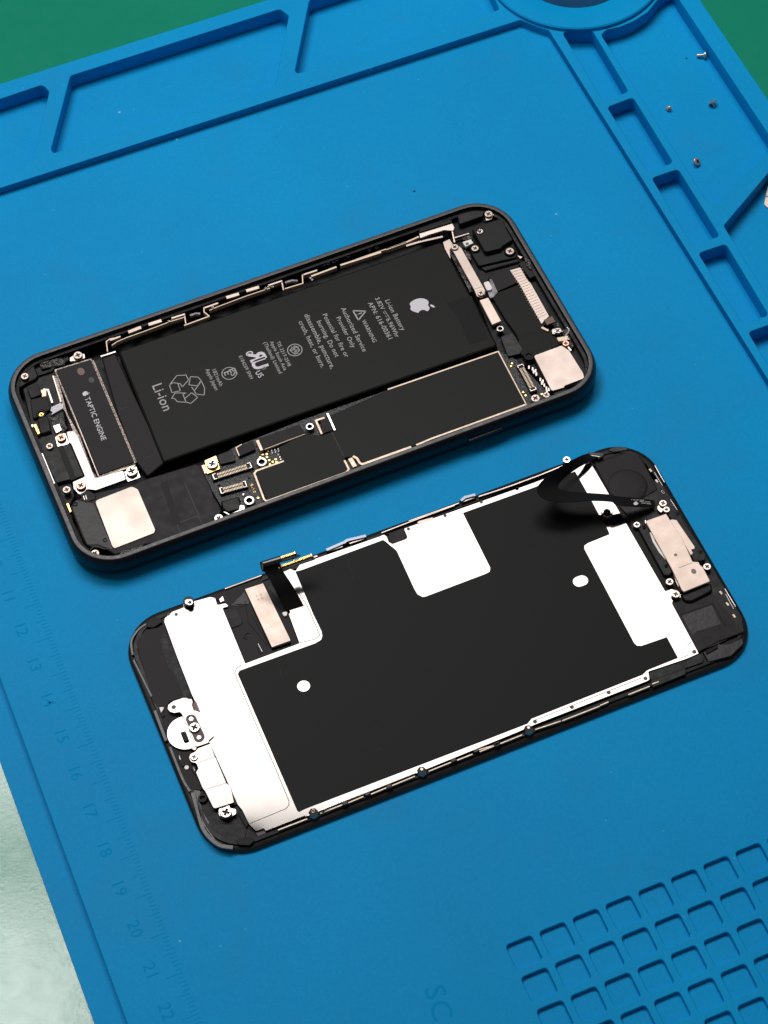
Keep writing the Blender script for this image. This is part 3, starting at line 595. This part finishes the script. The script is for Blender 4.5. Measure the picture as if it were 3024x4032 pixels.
for s in ('Z 50,738 112,715', 'Z 415,607 495,582', 'Z 612,545 692,517', 'Z 990,412 1072,385', 'Z 1200,348 1280,322'): ST('rail_tab', s, .5, 5.2, 5.75, 'steel')
for s in ('Z 525,590 560,578 585,580', 'Z 1090,395 1130,382 1165,384'): ST('screw_post', s, .55, 4.0, 5.0, 'clear')
for x, y in ((400, 628), (660, 545), (975, 432), (1015, 422), (1238, 372), (1250, 380)): SC('Z', x, y, 8, 5.5, 'bright', 'head', 'solder_dot')
for x, y in ((1320, 292), (1345, 285), (1380, 275), (1400, 262), (1465, 240), (1590, 205), (1635, 192)): SC('Z', x, y, 10, 5.0, 'clutter', 'post', 'solder_dot')
ST('tray_flange', 'B -10,590 130,545', .5, 4.4, 5.2, 'bright'); ST('tray_flange', 'D 440,370 560,335 760,290', .6, 4.0, 5.0, 'steel'); ST('volume_button', 'Z 1320,228 1385,215', .9, 5.2, 5.9, 'shell')
# near edge clutter between the board and the rim
for s, m in (('H 30,695 240,605', 'satin'), ('H 370,550 450,522', 'satin'), ('H 645,450 760,422', 'satin'), ('H 495,500 540,485', 'steel'), ('G 1310,140 1360,122', 'beige'), ('G 690,370 740,355', 'clutter'), ('G 880,290 1250,160', 'clutter')):
    ST('edge_clip', s, .42, 4.6, 5.3, m)
ST('near_ledge', 'F 560,545 1040,375 G -20,640 G 800,330 H 0,740 H 880,400', .5, 4.6, 5.6, 'plastic')
P('edge_block', 'H 1130,230 1250,190 1330,190 1380,230 1300,260 1180,300', 4.6, 5.9, 'plastic', .3, .2)
# ------------------------------------------------------------------ screen half lying face down
dp = empty('phone_screen', DP, 'detached phone screen lying face down with white mirror-like back and curled cable', 'phone screen')
F = DP; PAR = dp
prof = [(1.0, 0), (.12, .22), (0, .6), (.12, .95), (.45, 1.15), (1.3, 1.2), (1.45, 1.75), (2.3, 1.8), (2.5, 1.1)]
smooth(link('glass_edge', shellmesh(68.2, 32.85, 10.6, prof, [0, 0, 0, 0, 1, 1, 1, 1]), ['gloss', 'plastic'], dp), 40)
link('inner_tray', flat([rrect(68.2, 32.85, 10.6, 2.0)], .9, 1.45, .05), 'plastic2', dp)
ZP, ZG = 2.45, 2.56
fs = P('frame_side', 's 679,2432 752,2385 1060,2275 1190,2225 1500,2112 2100,1905 2322,1822 2755,2575 2715,2640 2556,2690 2107,2868 2049,2895 1634,3063 1200,3234 1012,3282 975,3240', 1.0, 1.36, 'plastic', .6, .1, dp)
back = P('back_plate', 's 648,2434 J 400,218 J 480,188 J 572,135 J 700,100 J 740,110 J 757,165 J 820,150 J 850,175 J 798,190 J 978,628 K 30,985 K 440,832 K 358,610 K 372,600 K 240,330 K 318,292 K 372,268 K 410,285 K 445,232 K 1062,18 '
         'L 0,418 L 28,412 L 48,430 L 62,470 L 92,486 L 200,447 L 208,430 L 180,365 L 1207,2 M 890,320 N 165,400 N 540,1052 N 600,1030 N 700,1060 N 690,1110 N 610,1150 N 608,1175 N 866,1655 R 1659,198 R 1355,300 R 1365,365 R 1340,380 R 430,732 R 310,785 Q 905,718 Q 0,1070 O 1385,862 O 955,1030 O 935,1000 '
         'O 850,1030 O 778,960 O 700,800 O 652,742 O 340,60 J 618,1010 J 555,880 J 430,560 J 335,300', 1.9, ZP, 'mirror', .35, .06, dp)
def hole(c, x, y, r, sy=1.): p = lp(F, c, x, y, ZG); return circ(p.x, p.y, r, 24, sy)
ov = lp(F, 'M', 790, 1622, ZG); a = 1.0
oval = [(x * 1.9 if False else x, y) for x, y in rrect(1.85, 1.45, 1.44, 0, 6)]; oval = [(ov.x + x, ov.y + y) for x, y in oval]
gs = P('black_sheet', 's 1163,2250 K 455,278 K 1072,50 K 1090,58 L 75,500 L 92,512 L 125,540 L 268,850 L 290,885 L 330,906 L 355,902 L 830,722 L 862,705 L 866,672 L 650,240 L 1207,40 M 730,430 M 910,750 M 985,890 M 1085,1060 M 1106,1112 M 870,1208 M 832,1235 M 832,1275 N 240,1555 N 265,1578 N 310,1580 '
       'N 555,1495 N 662,1695 N 380,1808 R 1340,290 R 1308,322 R 400,682 R 368,722 R 0,865 Q 0,1005 O 1320,820 O 1300,805 O 950,0 J 918,712 J 930,688 J 945,680 K 560,832 K 605,805 K 614,775 K 608,740 K 545,610', ZP + .005, ZG, 'graphite', 0.15, .02, dp,
       holes=[hole('K', 472, 1155, 1.5), oval])
k = lambda c, x, y, r=.42, z=ZP: (lambda p: flat([circ(p.x, p.y, r, 16)], z, z + .02))(lp(F, c, x, y, z))
link('rivet_holes', join([k('L', 218, 368), k('L', 508, 262), k('L', 795, 155), k('L', 1078, 50), k('M', 100, 620), k('N', 820, 1638, .5), k('R', 428, 708, .48), k('R', 730, 590, .48), k('R', 1030, 470, .48), k('R', 1330, 355, .48), k('J', 430, 240, .42), k('J', 370, 240, .35), k('M', 870, 335, .45)]), 'pill', back)
for s_ in ['J 945,640 J 905,670 J 893,705 O 900,-20 O 1060,340 O 1210,700 O 1210,745 O 1180,785 O 778,950', 'R 425,692 440,692 1300,350', 'N 755,1580 790,1540', 'N 690,1700 775,1665', 'Q 0,1075 905,715', 'K 430,832 K 555,802 K 595,770 K 500,550 K 420,430']:
    ST('stamped_line', s_, .15, ZP, ZP + .012, 'line', back, bev=0)
ST('stamped_ridge', 'Q 20,1060 880,712', .16, ZP, ZP + .06, 'bright', back)
P('copper_patch', 'L 285,320 300,305 410,275 412,290 330,320', ZP, ZP + .02, 'pale', .1, .0, back)
P('notch_pad', 'L 62,400 175,365 208,430 200,447 92,482 70,465', 1.5, 2.0, 'plastic2', .2, .03, dp)
# dark area with the driver chip
ar = P('chip_recess', 'J 700,95 K -10,395 K 130,330 K 372,600 K 360,612 K 440,832 K 30,985 J 790,200 J 850,170', 1.4, 1.9, 'tape', .3, .04, dp)
ch = P('driver_chip', 'K 25,425 165,372 375,825 230,872', 1.9, 2.6, 'blk', .1, .04, dp); P('chip_label', 'K 28,422 165,378 368,798 372,812 232,862', 2.6, 2.75, 'pale', .1, .03, ch)
link('printed_code', join([flat([pathpts([tuple(lp(F, 'V', x, y, 2.77).xy), tuple(lp(F, 'V', x + dx, y + dy, 2.77).xy)], .09)], 2.75, 2.765) for x, y, dx, dy in
     ((110, 1105, 30, -10), (140, 1095, 10, 25), (118, 1130, 30, -10), (60, 1130, -25, 15), (60, 1130, -10, 25), (140, 1165, 40, 15), (175, 1170, 5, 30), (140, 1190, 30, 18), (75, 1195, 25, 22), (65, 1225, 40, -10), (160, 930, 12, 12))]), 'mark', ch)
P('recess_tape', 'J 860,175 1010,25 1060,70 1000,160 940,180 870,150', 1.9, 2.0, 'foilblk', .3, .03, ar); P('flex_tail', 'J 800,200 905,190 920,210 955,300 945,318 870,345', 1.9, 2.05, 'plastic2', .3, .04, ar)
link('seam_lines', strips(F, ['J 870,348 942,322 958,300', 'J 965,420 985,390 1010,385', 'J 965,425 990,435', 'J 1068,490 1090,550 1115,545', 'J 975,130 1000,300 1150,480', 'J 1040,260 1175,500'], .13, 2.02, 2.07), 'blk', ar)
link('highlight_rib', strips(F, ['J 1078,470 1112,535'], .2, 1.9, 2.1), 'clear', ar)
P('small_clip', 'J 770,120 798,92 812,130 780,145', 1.9, 2.6, 'satin', .1)
P('flex_dot', 'K 310,598 340,590 350,600 345,622 325,628 312,612', 1.9, 2.5, 'white', .2, .1)
# main flex standing up and folded over, with two gold connectors
fx = ribbon('flex_cable', F, [('V', 640, 1440, 2.45), ('V', 520, 1230, 4.4), ('V', 380, 950, 7.2), ('V', 250, 720, 8.8), ('V', 165, 600, 9.6), ('V', 120, 480, 10.4)],
            [('V', 985, 1330, 2.5), ('V', 880, 1130, 4.4), ('V', 730, 880, 7.2), ('V', 590, 670, 8.8), ('V', 540, 560, 9.6), ('V', 500, 440, 10.4)], .14, 'plastic', dp)
ribbon('flex_roll', F, [('V', 165, 655, 8.6), ('V', 130, 560, 9.6), ('V', 125, 470, 10.8), ('V', 190, 500, 11.1), ('V', 215, 560, 10.8)], [('V', 400, 700, 8.6), ('V', 480, 450, 10.2), ('V', 515, 345, 11.3), ('V', 540, 400, 11.4), ('V', 560, 470, 11.0)], .14, 'gloss', fx)
smooth(P('flex_fold', 'V 125,470 505,340 540,390 525,455 390,480 380,430 195,520 185,640 160,640', 10.4, 10.7, 'plastic', .3, .12, fx), 40)
def goldcon(c, x0, y0, x1, y1, z, n, wd):
    bb = strip('connector_board', F, '%s %d,%d %d,%d' % (c, x0 - 25, y0 + 22, x1 + 45, y1 + 12), wd * 1.5, z - .35, z, 'plastic', fx)
    a, b_ = lp(F, c, x0, y0, z), lp(F, c, x1, y1, z); d = b_ - a; ang = math.atan2(d.y, d.x)
    ms = [boxm((a + d * ((i + .5) / n)).x, (a + d * ((i + .5) / n)).y, z, z + .5, d.length / n * .55, wd * .75, ang + .25, .04) for i in range(n)]
    link('gold_pins', join(ms), 'gold', bb)
    for q in (a, b_): link('end_clamp', boxm(q.x, q.y, z - .1, z + .6, .32, wd * 1.1, ang, .08), 'satin', bb)
    return bb
goldcon('V', 395, 445, 810, 305, 10.4, 15, .8); goldcon('V', 490, 585, 1140, 350, 9.2, 24, .9)
P('board_tip', 'V 800,330 860,310 930,330 850,365 600,450 580,430', 9.9, 10.2, 'plastic', .1, .04, fx); P('flex_neck', 'V 230,600 480,560 480,640 390,690 300,660', 8.6, 8.9, 'gloss', .3, .08, fx)
P('board_tip', 'V 740,400 800,395 830,430 780,450', 9.4, 9.9, 'satin', .2, .1, fx)
# left end
P('end_tape', 'J 115,470 150,400 200,360 335,335 440,560 560,870 565,905 470,900 365,935 370,980 440,1030 410,1150 430,1250 510,1310 560,1320 530,1370 590,1430 585,1490 650,1640 530,1620 440,1440 380,1280 290,980 240,900', 1.45, 1.85, 'tape', 1.2, .05)
P('dark_slot', 'J 295,410 345,385 560,870 490,900 410,700 370,670 320,520', 1.85, 1.9, 'inner', .4, .02); P('slot_gap', 'J 700,1240 720,1245 925,1740 880,1750 820,1570', 1.5, 2.0, 'plastic', .1, .02)
P('edge_pad', 'J 190,300 240,260 310,270 320,300 250,345 195,340', 1.4, 2.1, 'blk', .2, .1); P('edge_pad', 'J 905,2025 1000,2005 1055,2030 1010,2070 920,2065', 1.3, 2.0, 'blk', .2, .1)
P('edge_pad', 'J 920,1810 950,1790 1000,1900 985,1930', 1.5, 2.1, 'blk', .1, .05); P('corner_film', 'J 660,1850 760,1790 900,1860 990,1960 960,2040 850,2060 720,1990', 1.4, 1.65, 'inner', .8, .05)
for s, wd, m in (('J 85,560 75,450 130,360 200,310', .5, 'bead'), ('J 92,600 235,890', .45, 'bead'), ('J 260,1000 350,1240', .7, 'bead'), ('J 380,1290 480,1540 540,1640', .55, 'bead'), ('J 560,1650 600,1790 650,1950 760,2060 880,2085', .9, 'bead'), ('J 590,1700 640,1880 740,2030', .3, 'bead')):
    ST('sealing_bead', s, wd, 1.2, 1.98, m, curved=True)
P('side_rib', 'J 535,1620 600,1605 625,1650 610,1700 640,1800 700,1900 660,1900 590,1760', 1.4, 1.7, 'rim', .4, .05)
# home button and brackets
hb = lp(F, 'J', 505, 1178, 2.4)
bt = smooth(link('button_disc', join([flat([circ(hb.x, hb.y, 4.25, 48)], 1.5, 2.35, .15, 2), flat([circ(hb.x, hb.y, 4.25, 48), circ(hb.x, hb.y, 3.95, 48)], 2.3, 2.5, .08)]), 'bright', dp), 40)
P('button_chip', 'X 295,860 385,835 448,998 375,1025 350,1000', 2.35, 2.9, 'blk', .25, .15, bt); P('rust_mark', 'X 220,855 245,852 312,990 300,1020 268,985', 2.35, 2.37, 'copper', .2, 0, bt); P('rust_mark', 'X 470,1080 550,1070 575,1120 540,1165 430,1110', 2.35, 2.38, 'copper', .2, 0, bt)
bb = P('button_bracket', 'X 80,470 95,400 180,340 340,285 400,285 445,305 490,300 510,360 495,400 525,490 630,525 700,540 860,930 780,1000 775,1040 560,1115 540,1050 400,740 320,560 290,528 190,545 120,520', 2.5, 2.85, 'mirror', .4, .08)
p = lp(F, 'X', 187, 443, 2.86); link('bracket_hole', flat([circ(p.x, p.y, .52, 20)], 2.85, 2.87), 'pill', bb)
pm = P('grey_pad', 'X 400,600 440,572 500,565 550,590 705,920 700,970 650,1020 590,1032 540,1000 388,650', 2.85, 2.95, 'pill', .9, .02, bb)
SC('X', 537, 792, 88, 3.05, 'bright', 'head', 'screw', bb); SC('X', 480, 643, 38, 3.0, 'bright', 'dot', 'rivet', bb); SC('X', 612, 953, 36, 3.0, 'bright', 'dot', 'rivet', bb)
P('square_hole', 'X 500,390 560,345 632,520 545,520', ZP + .01, ZP + .05, 'brown', .1, 0, back)
b2 = P('button_bracket', 'J 530,1375 540,1345 580,1325 600,1300 700,1262 738,1368 745,1375 828,1575 862,1600 890,1730 740,1778 722,1770 658,1640 640,1620 585,1490 605,1460 588,1420 545,1408', 2.45, 2.8, 'mirror', .4, .08)
link('bend_line', strips(F, ['J 600,1415 735,1368', 'J 662,1625 825,1575', 'J 590,1290 690,1258'], .1, 2.8, 2.812), 'line', b2); SC('J', 572, 1372, 28, 2.9, 'bright', 'head', 'screw', b2)
P('screw_tab', 'J 765,1780 850,1750 862,1775 905,1780 905,1820 850,1850 800,1860 768,1830', 2.2, 2.7, 'bright', .5); SC('J', 825, 1812, 46, 2.9, 'bright'); SC('J', 513, 1453, 17, 2.0, 'white', 'dot', 'rivet')
SC('J', 640, 1697, 34, 2.0, 'plastic2', 'post', 'mounting_post'); P('spring_tab', 'J 295,975 330,972 332,985 310,1020', 1.8, 2.3, 'white', .1); P('spring_tab', 'J 450,1345 462,1370 470,1395 455,1385', 1.8, 2.3, 'white', .1); P('spring_tab', 'J 565,1440 580,1475 572,1480', 1.8, 2.2, 'white', 0)
for s in ('J 300,1000 330,1050', 'J 455,1390 490,1440', 'J 545,1440 590,1500'): ST('dark_clip', s, .8, 1.6, 2.1, 'blk')
# barrel screw on the far edge, long side clips
q = lp(F, 'J', 530, 150, 2.6); o = smooth(link('barrel_nut', lathe([(.5, -1.2), (1.3, -1.1), (1.35, -.4), (.9, -.3), (.9, .3), (1.3, .4), (1.3, .9), (.9, 1.1)], 24), 'bright', dp), 30); o.location = q * MM
SC('J', 538, 148, 24, 3.9, 'bright', 'post', 'rivet'); P('screw_tab', 'J 485,150 520,110 570,120 575,180 490,190', 1.8, 2.4, 'bright', .4)
ST('edge_strip', 's 885,2318 1030,2265', .3, 1.6, 2.35, 'steel'); ST('edge_strip', 's 1175,2215 1250,2188', .45, 1.6, 2.3, 'steel'); ST('edge_strip', 'G 1040,825 1240,748 1640,600', .3, 1.8, 2.5, 'steel'); ST('edge_strip', 'T 20,625 430,478', .3, 1.8, 2.5, 'steel')
ST('edge_strip', 'T 590,425 760,370 860,335 1090,250 1280,172', .35, 1.8, 2.5, 'steel')
for s in ('G 590,965 740,900 G 760,885 915,848', 'T 445,458 480,430 565,408'): ST('spring_clip', s, .75, 1.6, 3.0, 'blued')
for s in ('G 605,975 725,935', 'G 780,912 900,872', 'T 450,470 555,432'): ST('spring_clip', s, .35, 1.6, 2.6, 'steel')
SC('M', 640, 310, 44, 2.7, 'bright')
for s in ('Q 125,1042 315,968', 'Q 350,957 480,903', 'Q 535,887 668,832', 'Q 705,818 900,738', 'Q 1012,698 1205,620', 'Q 1243,608 1370,558', 'Q 1427,538 1552,488', 'R -60,945 100,900', 'R 137,890 325,815', 'R 430,772 640,702', 'R 650,700 958,580', 'R 960,575 1030,545', 'R 1190,487 1365,418', 'R 1385,400 1440,380', 'O 1090,1018 1410,895', 'O 1560,835 1659,785'):
    ST('edge_strip', s, .3, 1.5, 2.2, 'beige')
for c, x, y in (('Q', 70, 1030), ('Q', 955, 690), ('R', 375, 765), ('O', 1475, 825)):
    p = lp(F, c, x, y, 2.8); link('cone_post', lathe([(1.35, 1.2), (1.3, 2.1), (.85, 2.9), (.35, 3.4)], 7, (p.x, p.y)), 'steel', dp)
for c, x, y in (('Q', 512, 882), ('Q', 690, 822), ('Q', 1215, 608), ('Q', 1397, 530), ('Q', 330, 960), ('Q', 1570, 475), ('R', 118, 895)):
    p = lp(F, c, x, y, 2.3); link('edge_clip', boxm(p.x, p.y, 1.1, 2.45, 1.4, 1.0, 0, .2), 'shell', dp)
P('side_bar', 'R 1362,325 1659,215 1659,320 1390,430', 1.2, 2.1, 'plastic', .1, .1); P('side_bar', 'N 380,1840 890,1650 915,1710 905,1740 420,1910 385,1895', 1.2, 2.15, 'plastic', .3, .1)
P('grey_foot', 'O 845,1040 940,1005 965,1050 870,1085', 1.4, 1.9, 'pill', .2, .03)
# right end
P('earpiece_area', 'S 390,345 750,222 850,240 1075,620 1040,650 1010,670 960,680 890,700 650,800 N 190,330 N 240,620 N 540,1050 N 600,1160 N 640,1300 N 860,1640 N 1080,1550 N 1300,1440 N 1280,1300 N 960,760 N 700,330 N 500,0', 1.4, 1.95, 'plastic', .4, .08)
P('tape_cover', 'S 390,348 748,224 858,242 1075,622 1000,665 940,700 760,740 560,670', 1.95, 2.15, 'tape', .3, .04)
q = lp(F, 'S', 750, 590, 2.2); smooth(link('round_bulge', lathe([(4.9, 2.1), (4.7, 2.28), (4.2, 2.4), (2, 2.45)], 48, (q.x, q.y)), 'tape', dp), 60)
P('lower_cover', 'N 610,1165 640,1150 720,1130 1000,1080 1290,1440 1060,1530 860,1640', 1.95, 2.15, 'plastic2', .5, .05)
link('seam_line', strips(F, ['N 680,1280 1000,1170 1120,1390', 'N 1060,1530 1290,1445', 'S 870,245 1070,620', 'S 380,345 730,225'], .28, 2.1, 2.2), 'blk', dp)
P('label_patch', 'N 700,1290 990,1185 1080,1370 850,1440 800,1480', 2.15, 2.2, 'foilblk', .3, .02)
P('corner_lip', 'N 900,1640 1050,1560 1150,1560 1290,1500 1300,1560 1180,1680 960,1740', 1.3, 2.0, 'foilblk', .3, .2); P('corner_block', 'N 930,1620 1050,1570 1050,1600 940,1660', 1.9, 2.3, 'blk', .1, .08)
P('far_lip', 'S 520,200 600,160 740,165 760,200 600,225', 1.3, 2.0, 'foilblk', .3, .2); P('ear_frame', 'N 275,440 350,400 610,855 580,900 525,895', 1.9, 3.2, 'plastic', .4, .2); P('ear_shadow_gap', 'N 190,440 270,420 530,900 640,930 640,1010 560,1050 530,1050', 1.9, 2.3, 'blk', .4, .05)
ef = P('ear_frame', 'N 555,300 640,285 690,300 720,380 880,610 935,700 925,750 820,770 780,690 800,640 600,360', 1.9, 3.3, 'plastic', .4, .2)
for x, y in ((660, 303), (880, 672), (550, 805), (335, 430)): SC('N', x, y, 16, 3.35, 'blk', 'post', 'mounting_post', ef)
P('speaker_pad', 'N 580,368 600,355 650,362 675,400 825,620 825,640 790,650 810,680 790,705 740,620', 2.0, 3.4, 'pale', .2, .1); ST('white_gasket', 'N 400,480 430,570 490,670 550,740', .6, 2.0, 3.3, 'white')
lbk = P('speaker_bracket', 'N 347,372 548,300 585,360 700,530 805,765 862,768 875,795 905,820 970,945 968,958 720,1058 700,1040 605,840 500,650', 3.4, 3.9, 'satin', .25, .12)
lbk.data.materials[0] = M['pale']; link('bend_line', strips(F, ['N 672,825 800,775'], .12, 3.9, 3.915), 'mark', lbk); P('bracket_lip', 'N 345,360 350,365 352,400 342,385', 3.0, 4.0, 'bright', 0, .02, lbk)
q = lp(F, 'N', 640, 700, 3.9); link('smudge', flat([circ(q.x, q.y, .4, 16)], 3.9, 3.912), 'mark', lbk); q = lp(F, 'N', 815, 860, 3.9); link('smudge', flat([circ(q.x, q.y, .6, 16, 1.2)], 3.9, 3.912), 'mark', lbk)
P('lens_barrel', 'N 705,1065 870,1000 980,960 1000,1040 960,1070 800,1150 740,1150 700,1120', 1.9, 2.9, 'plastic', 1.2, .4); P('sensor_flex', 'N 610,860 640,880 700,1010 680,1040 640,960', 2.6, 3.2, 'satin', .1); ST('dark_clip', 'N 690,990 670,1060', .9, 2.6, 3.3, 'blk')
for x, y, r in ((518, 205, 38), (552, 265, 34), (265, 412, 34), (945, 818, 38), (582, 965, 38), (642, 1085, 40)): SC('N', x, y, r, 3.1, 'satin')
P('screw_tab', 'N 462,230 485,215 520,260 500,295 465,260', 2.2, 2.8, 'satin', .2); P('screw_tab', 'N 595,1060 650,1040 700,1080 670,1120 620,1120', 2.0, 2.5, 'bright', .2)
for c, x, y, r_ in (('N', 515, 90, 0), ('N', 1078, 1065, 0), ('N', 1142, 1175, 0), ('N', 1206, 1290, 0), ('S', 1000, 418, 0), ('S', 1068, 535, 0), ('S', 1135, 655, 0)):
    p = lp(F, c, x, y, 2.15); link('gold_dash', boxm(p.x, p.y, 1.95, 2.15, .5, 1.0, .12, .05), 'beige', dp)
for s in ('N 1115,1025 1220,1200', 'N 1125,1080 1200,1220', 'S 1045,365 1150,550', 'S 1040,440 1130,585', 'S 1215,735 1290,850'): ST('edge_strip', s, .2, 1.2, 2.1, 'satin' if '1115' in s or '1045' in s else 'clear')
SC('M', 1078, 880, 62, 2.6, 'bright', 'post', 'grommet'); SC('M', 1078, 885, 42, 2.75, 'blk', 'head', 'grommet')
# curled sensor ribbon arching over the plate
rb = ribbon('sensor_cable', F,
    [('S', 1050, 818, 3.0), ('S', 900, 820, 4.8), ('S', 640, 800, 7.4), ('M', 1120, 762, 8.2), ('M', 880, 752, 9.0), ('M', 620, 768, 9.8), ('M', 400, 735, 10.2), ('M', 318, 650, 10.3), ('M', 350, 560, 10.2), ('M', 500, 430, 9.6), ('M', 640, 342, 8.6), ('M', 790, 262, 6.6), ('M', 870, 238, 4.2)],
    [('S', 1040, 752, 3.2), ('S', 880, 725, 4.8), ('S', 640, 705, 6.4), ('M', 1110, 685, 6.9), ('M', 880, 668, 7.3), ('M', 700, 655, 7.4), ('M', 600, 640, 7.2), ('M', 550, 610, 6.9), ('M', 560, 560, 6.5), ('M', 640, 480, 6.0), ('M', 760, 395, 5.4), ('M', 880, 330, 4.4), ('M', 960, 290, 3.1)], .14, 'battery', dp)
fruit(F, 'S', 850, 795, 826, 757, 6.3, rb, 'printw', 1.5)
link('tiny_print', strips(F, ['S 790,738 800,740', 'S 810,741 830,742', 'S 840,743 870,742', 'S 880,744 930,745', 'S 880,758 925,760', 'S 935,762 995,765', 'S 900,775 945,779', 'S 955,781 1005,786'], .16, 6.2, 6.25, 0), 'print', rb)
P('cable_plug', 'M 868,222 1000,225 1045,235 1040,262 990,295 960,270 875,250', 2.2, 3.3, 'shell', .2, .1); ST('plug_edge', 'M 875,250 1000,272', .2, 2.6, 3.4, 'satin')

for s_, w_ in (('K 290,1015 300,1060 312,1105', .1), ('K 1000,1645 1060,1625', .08), ('Q 590,525 640,505', .06), ('K 815,200 850,360', .06), ('L 300,1500 330,1580', .05)):
    ST('fine_scratch', s_, w_, ZG, ZG + .006, 'plastic2', gs, bev=0)
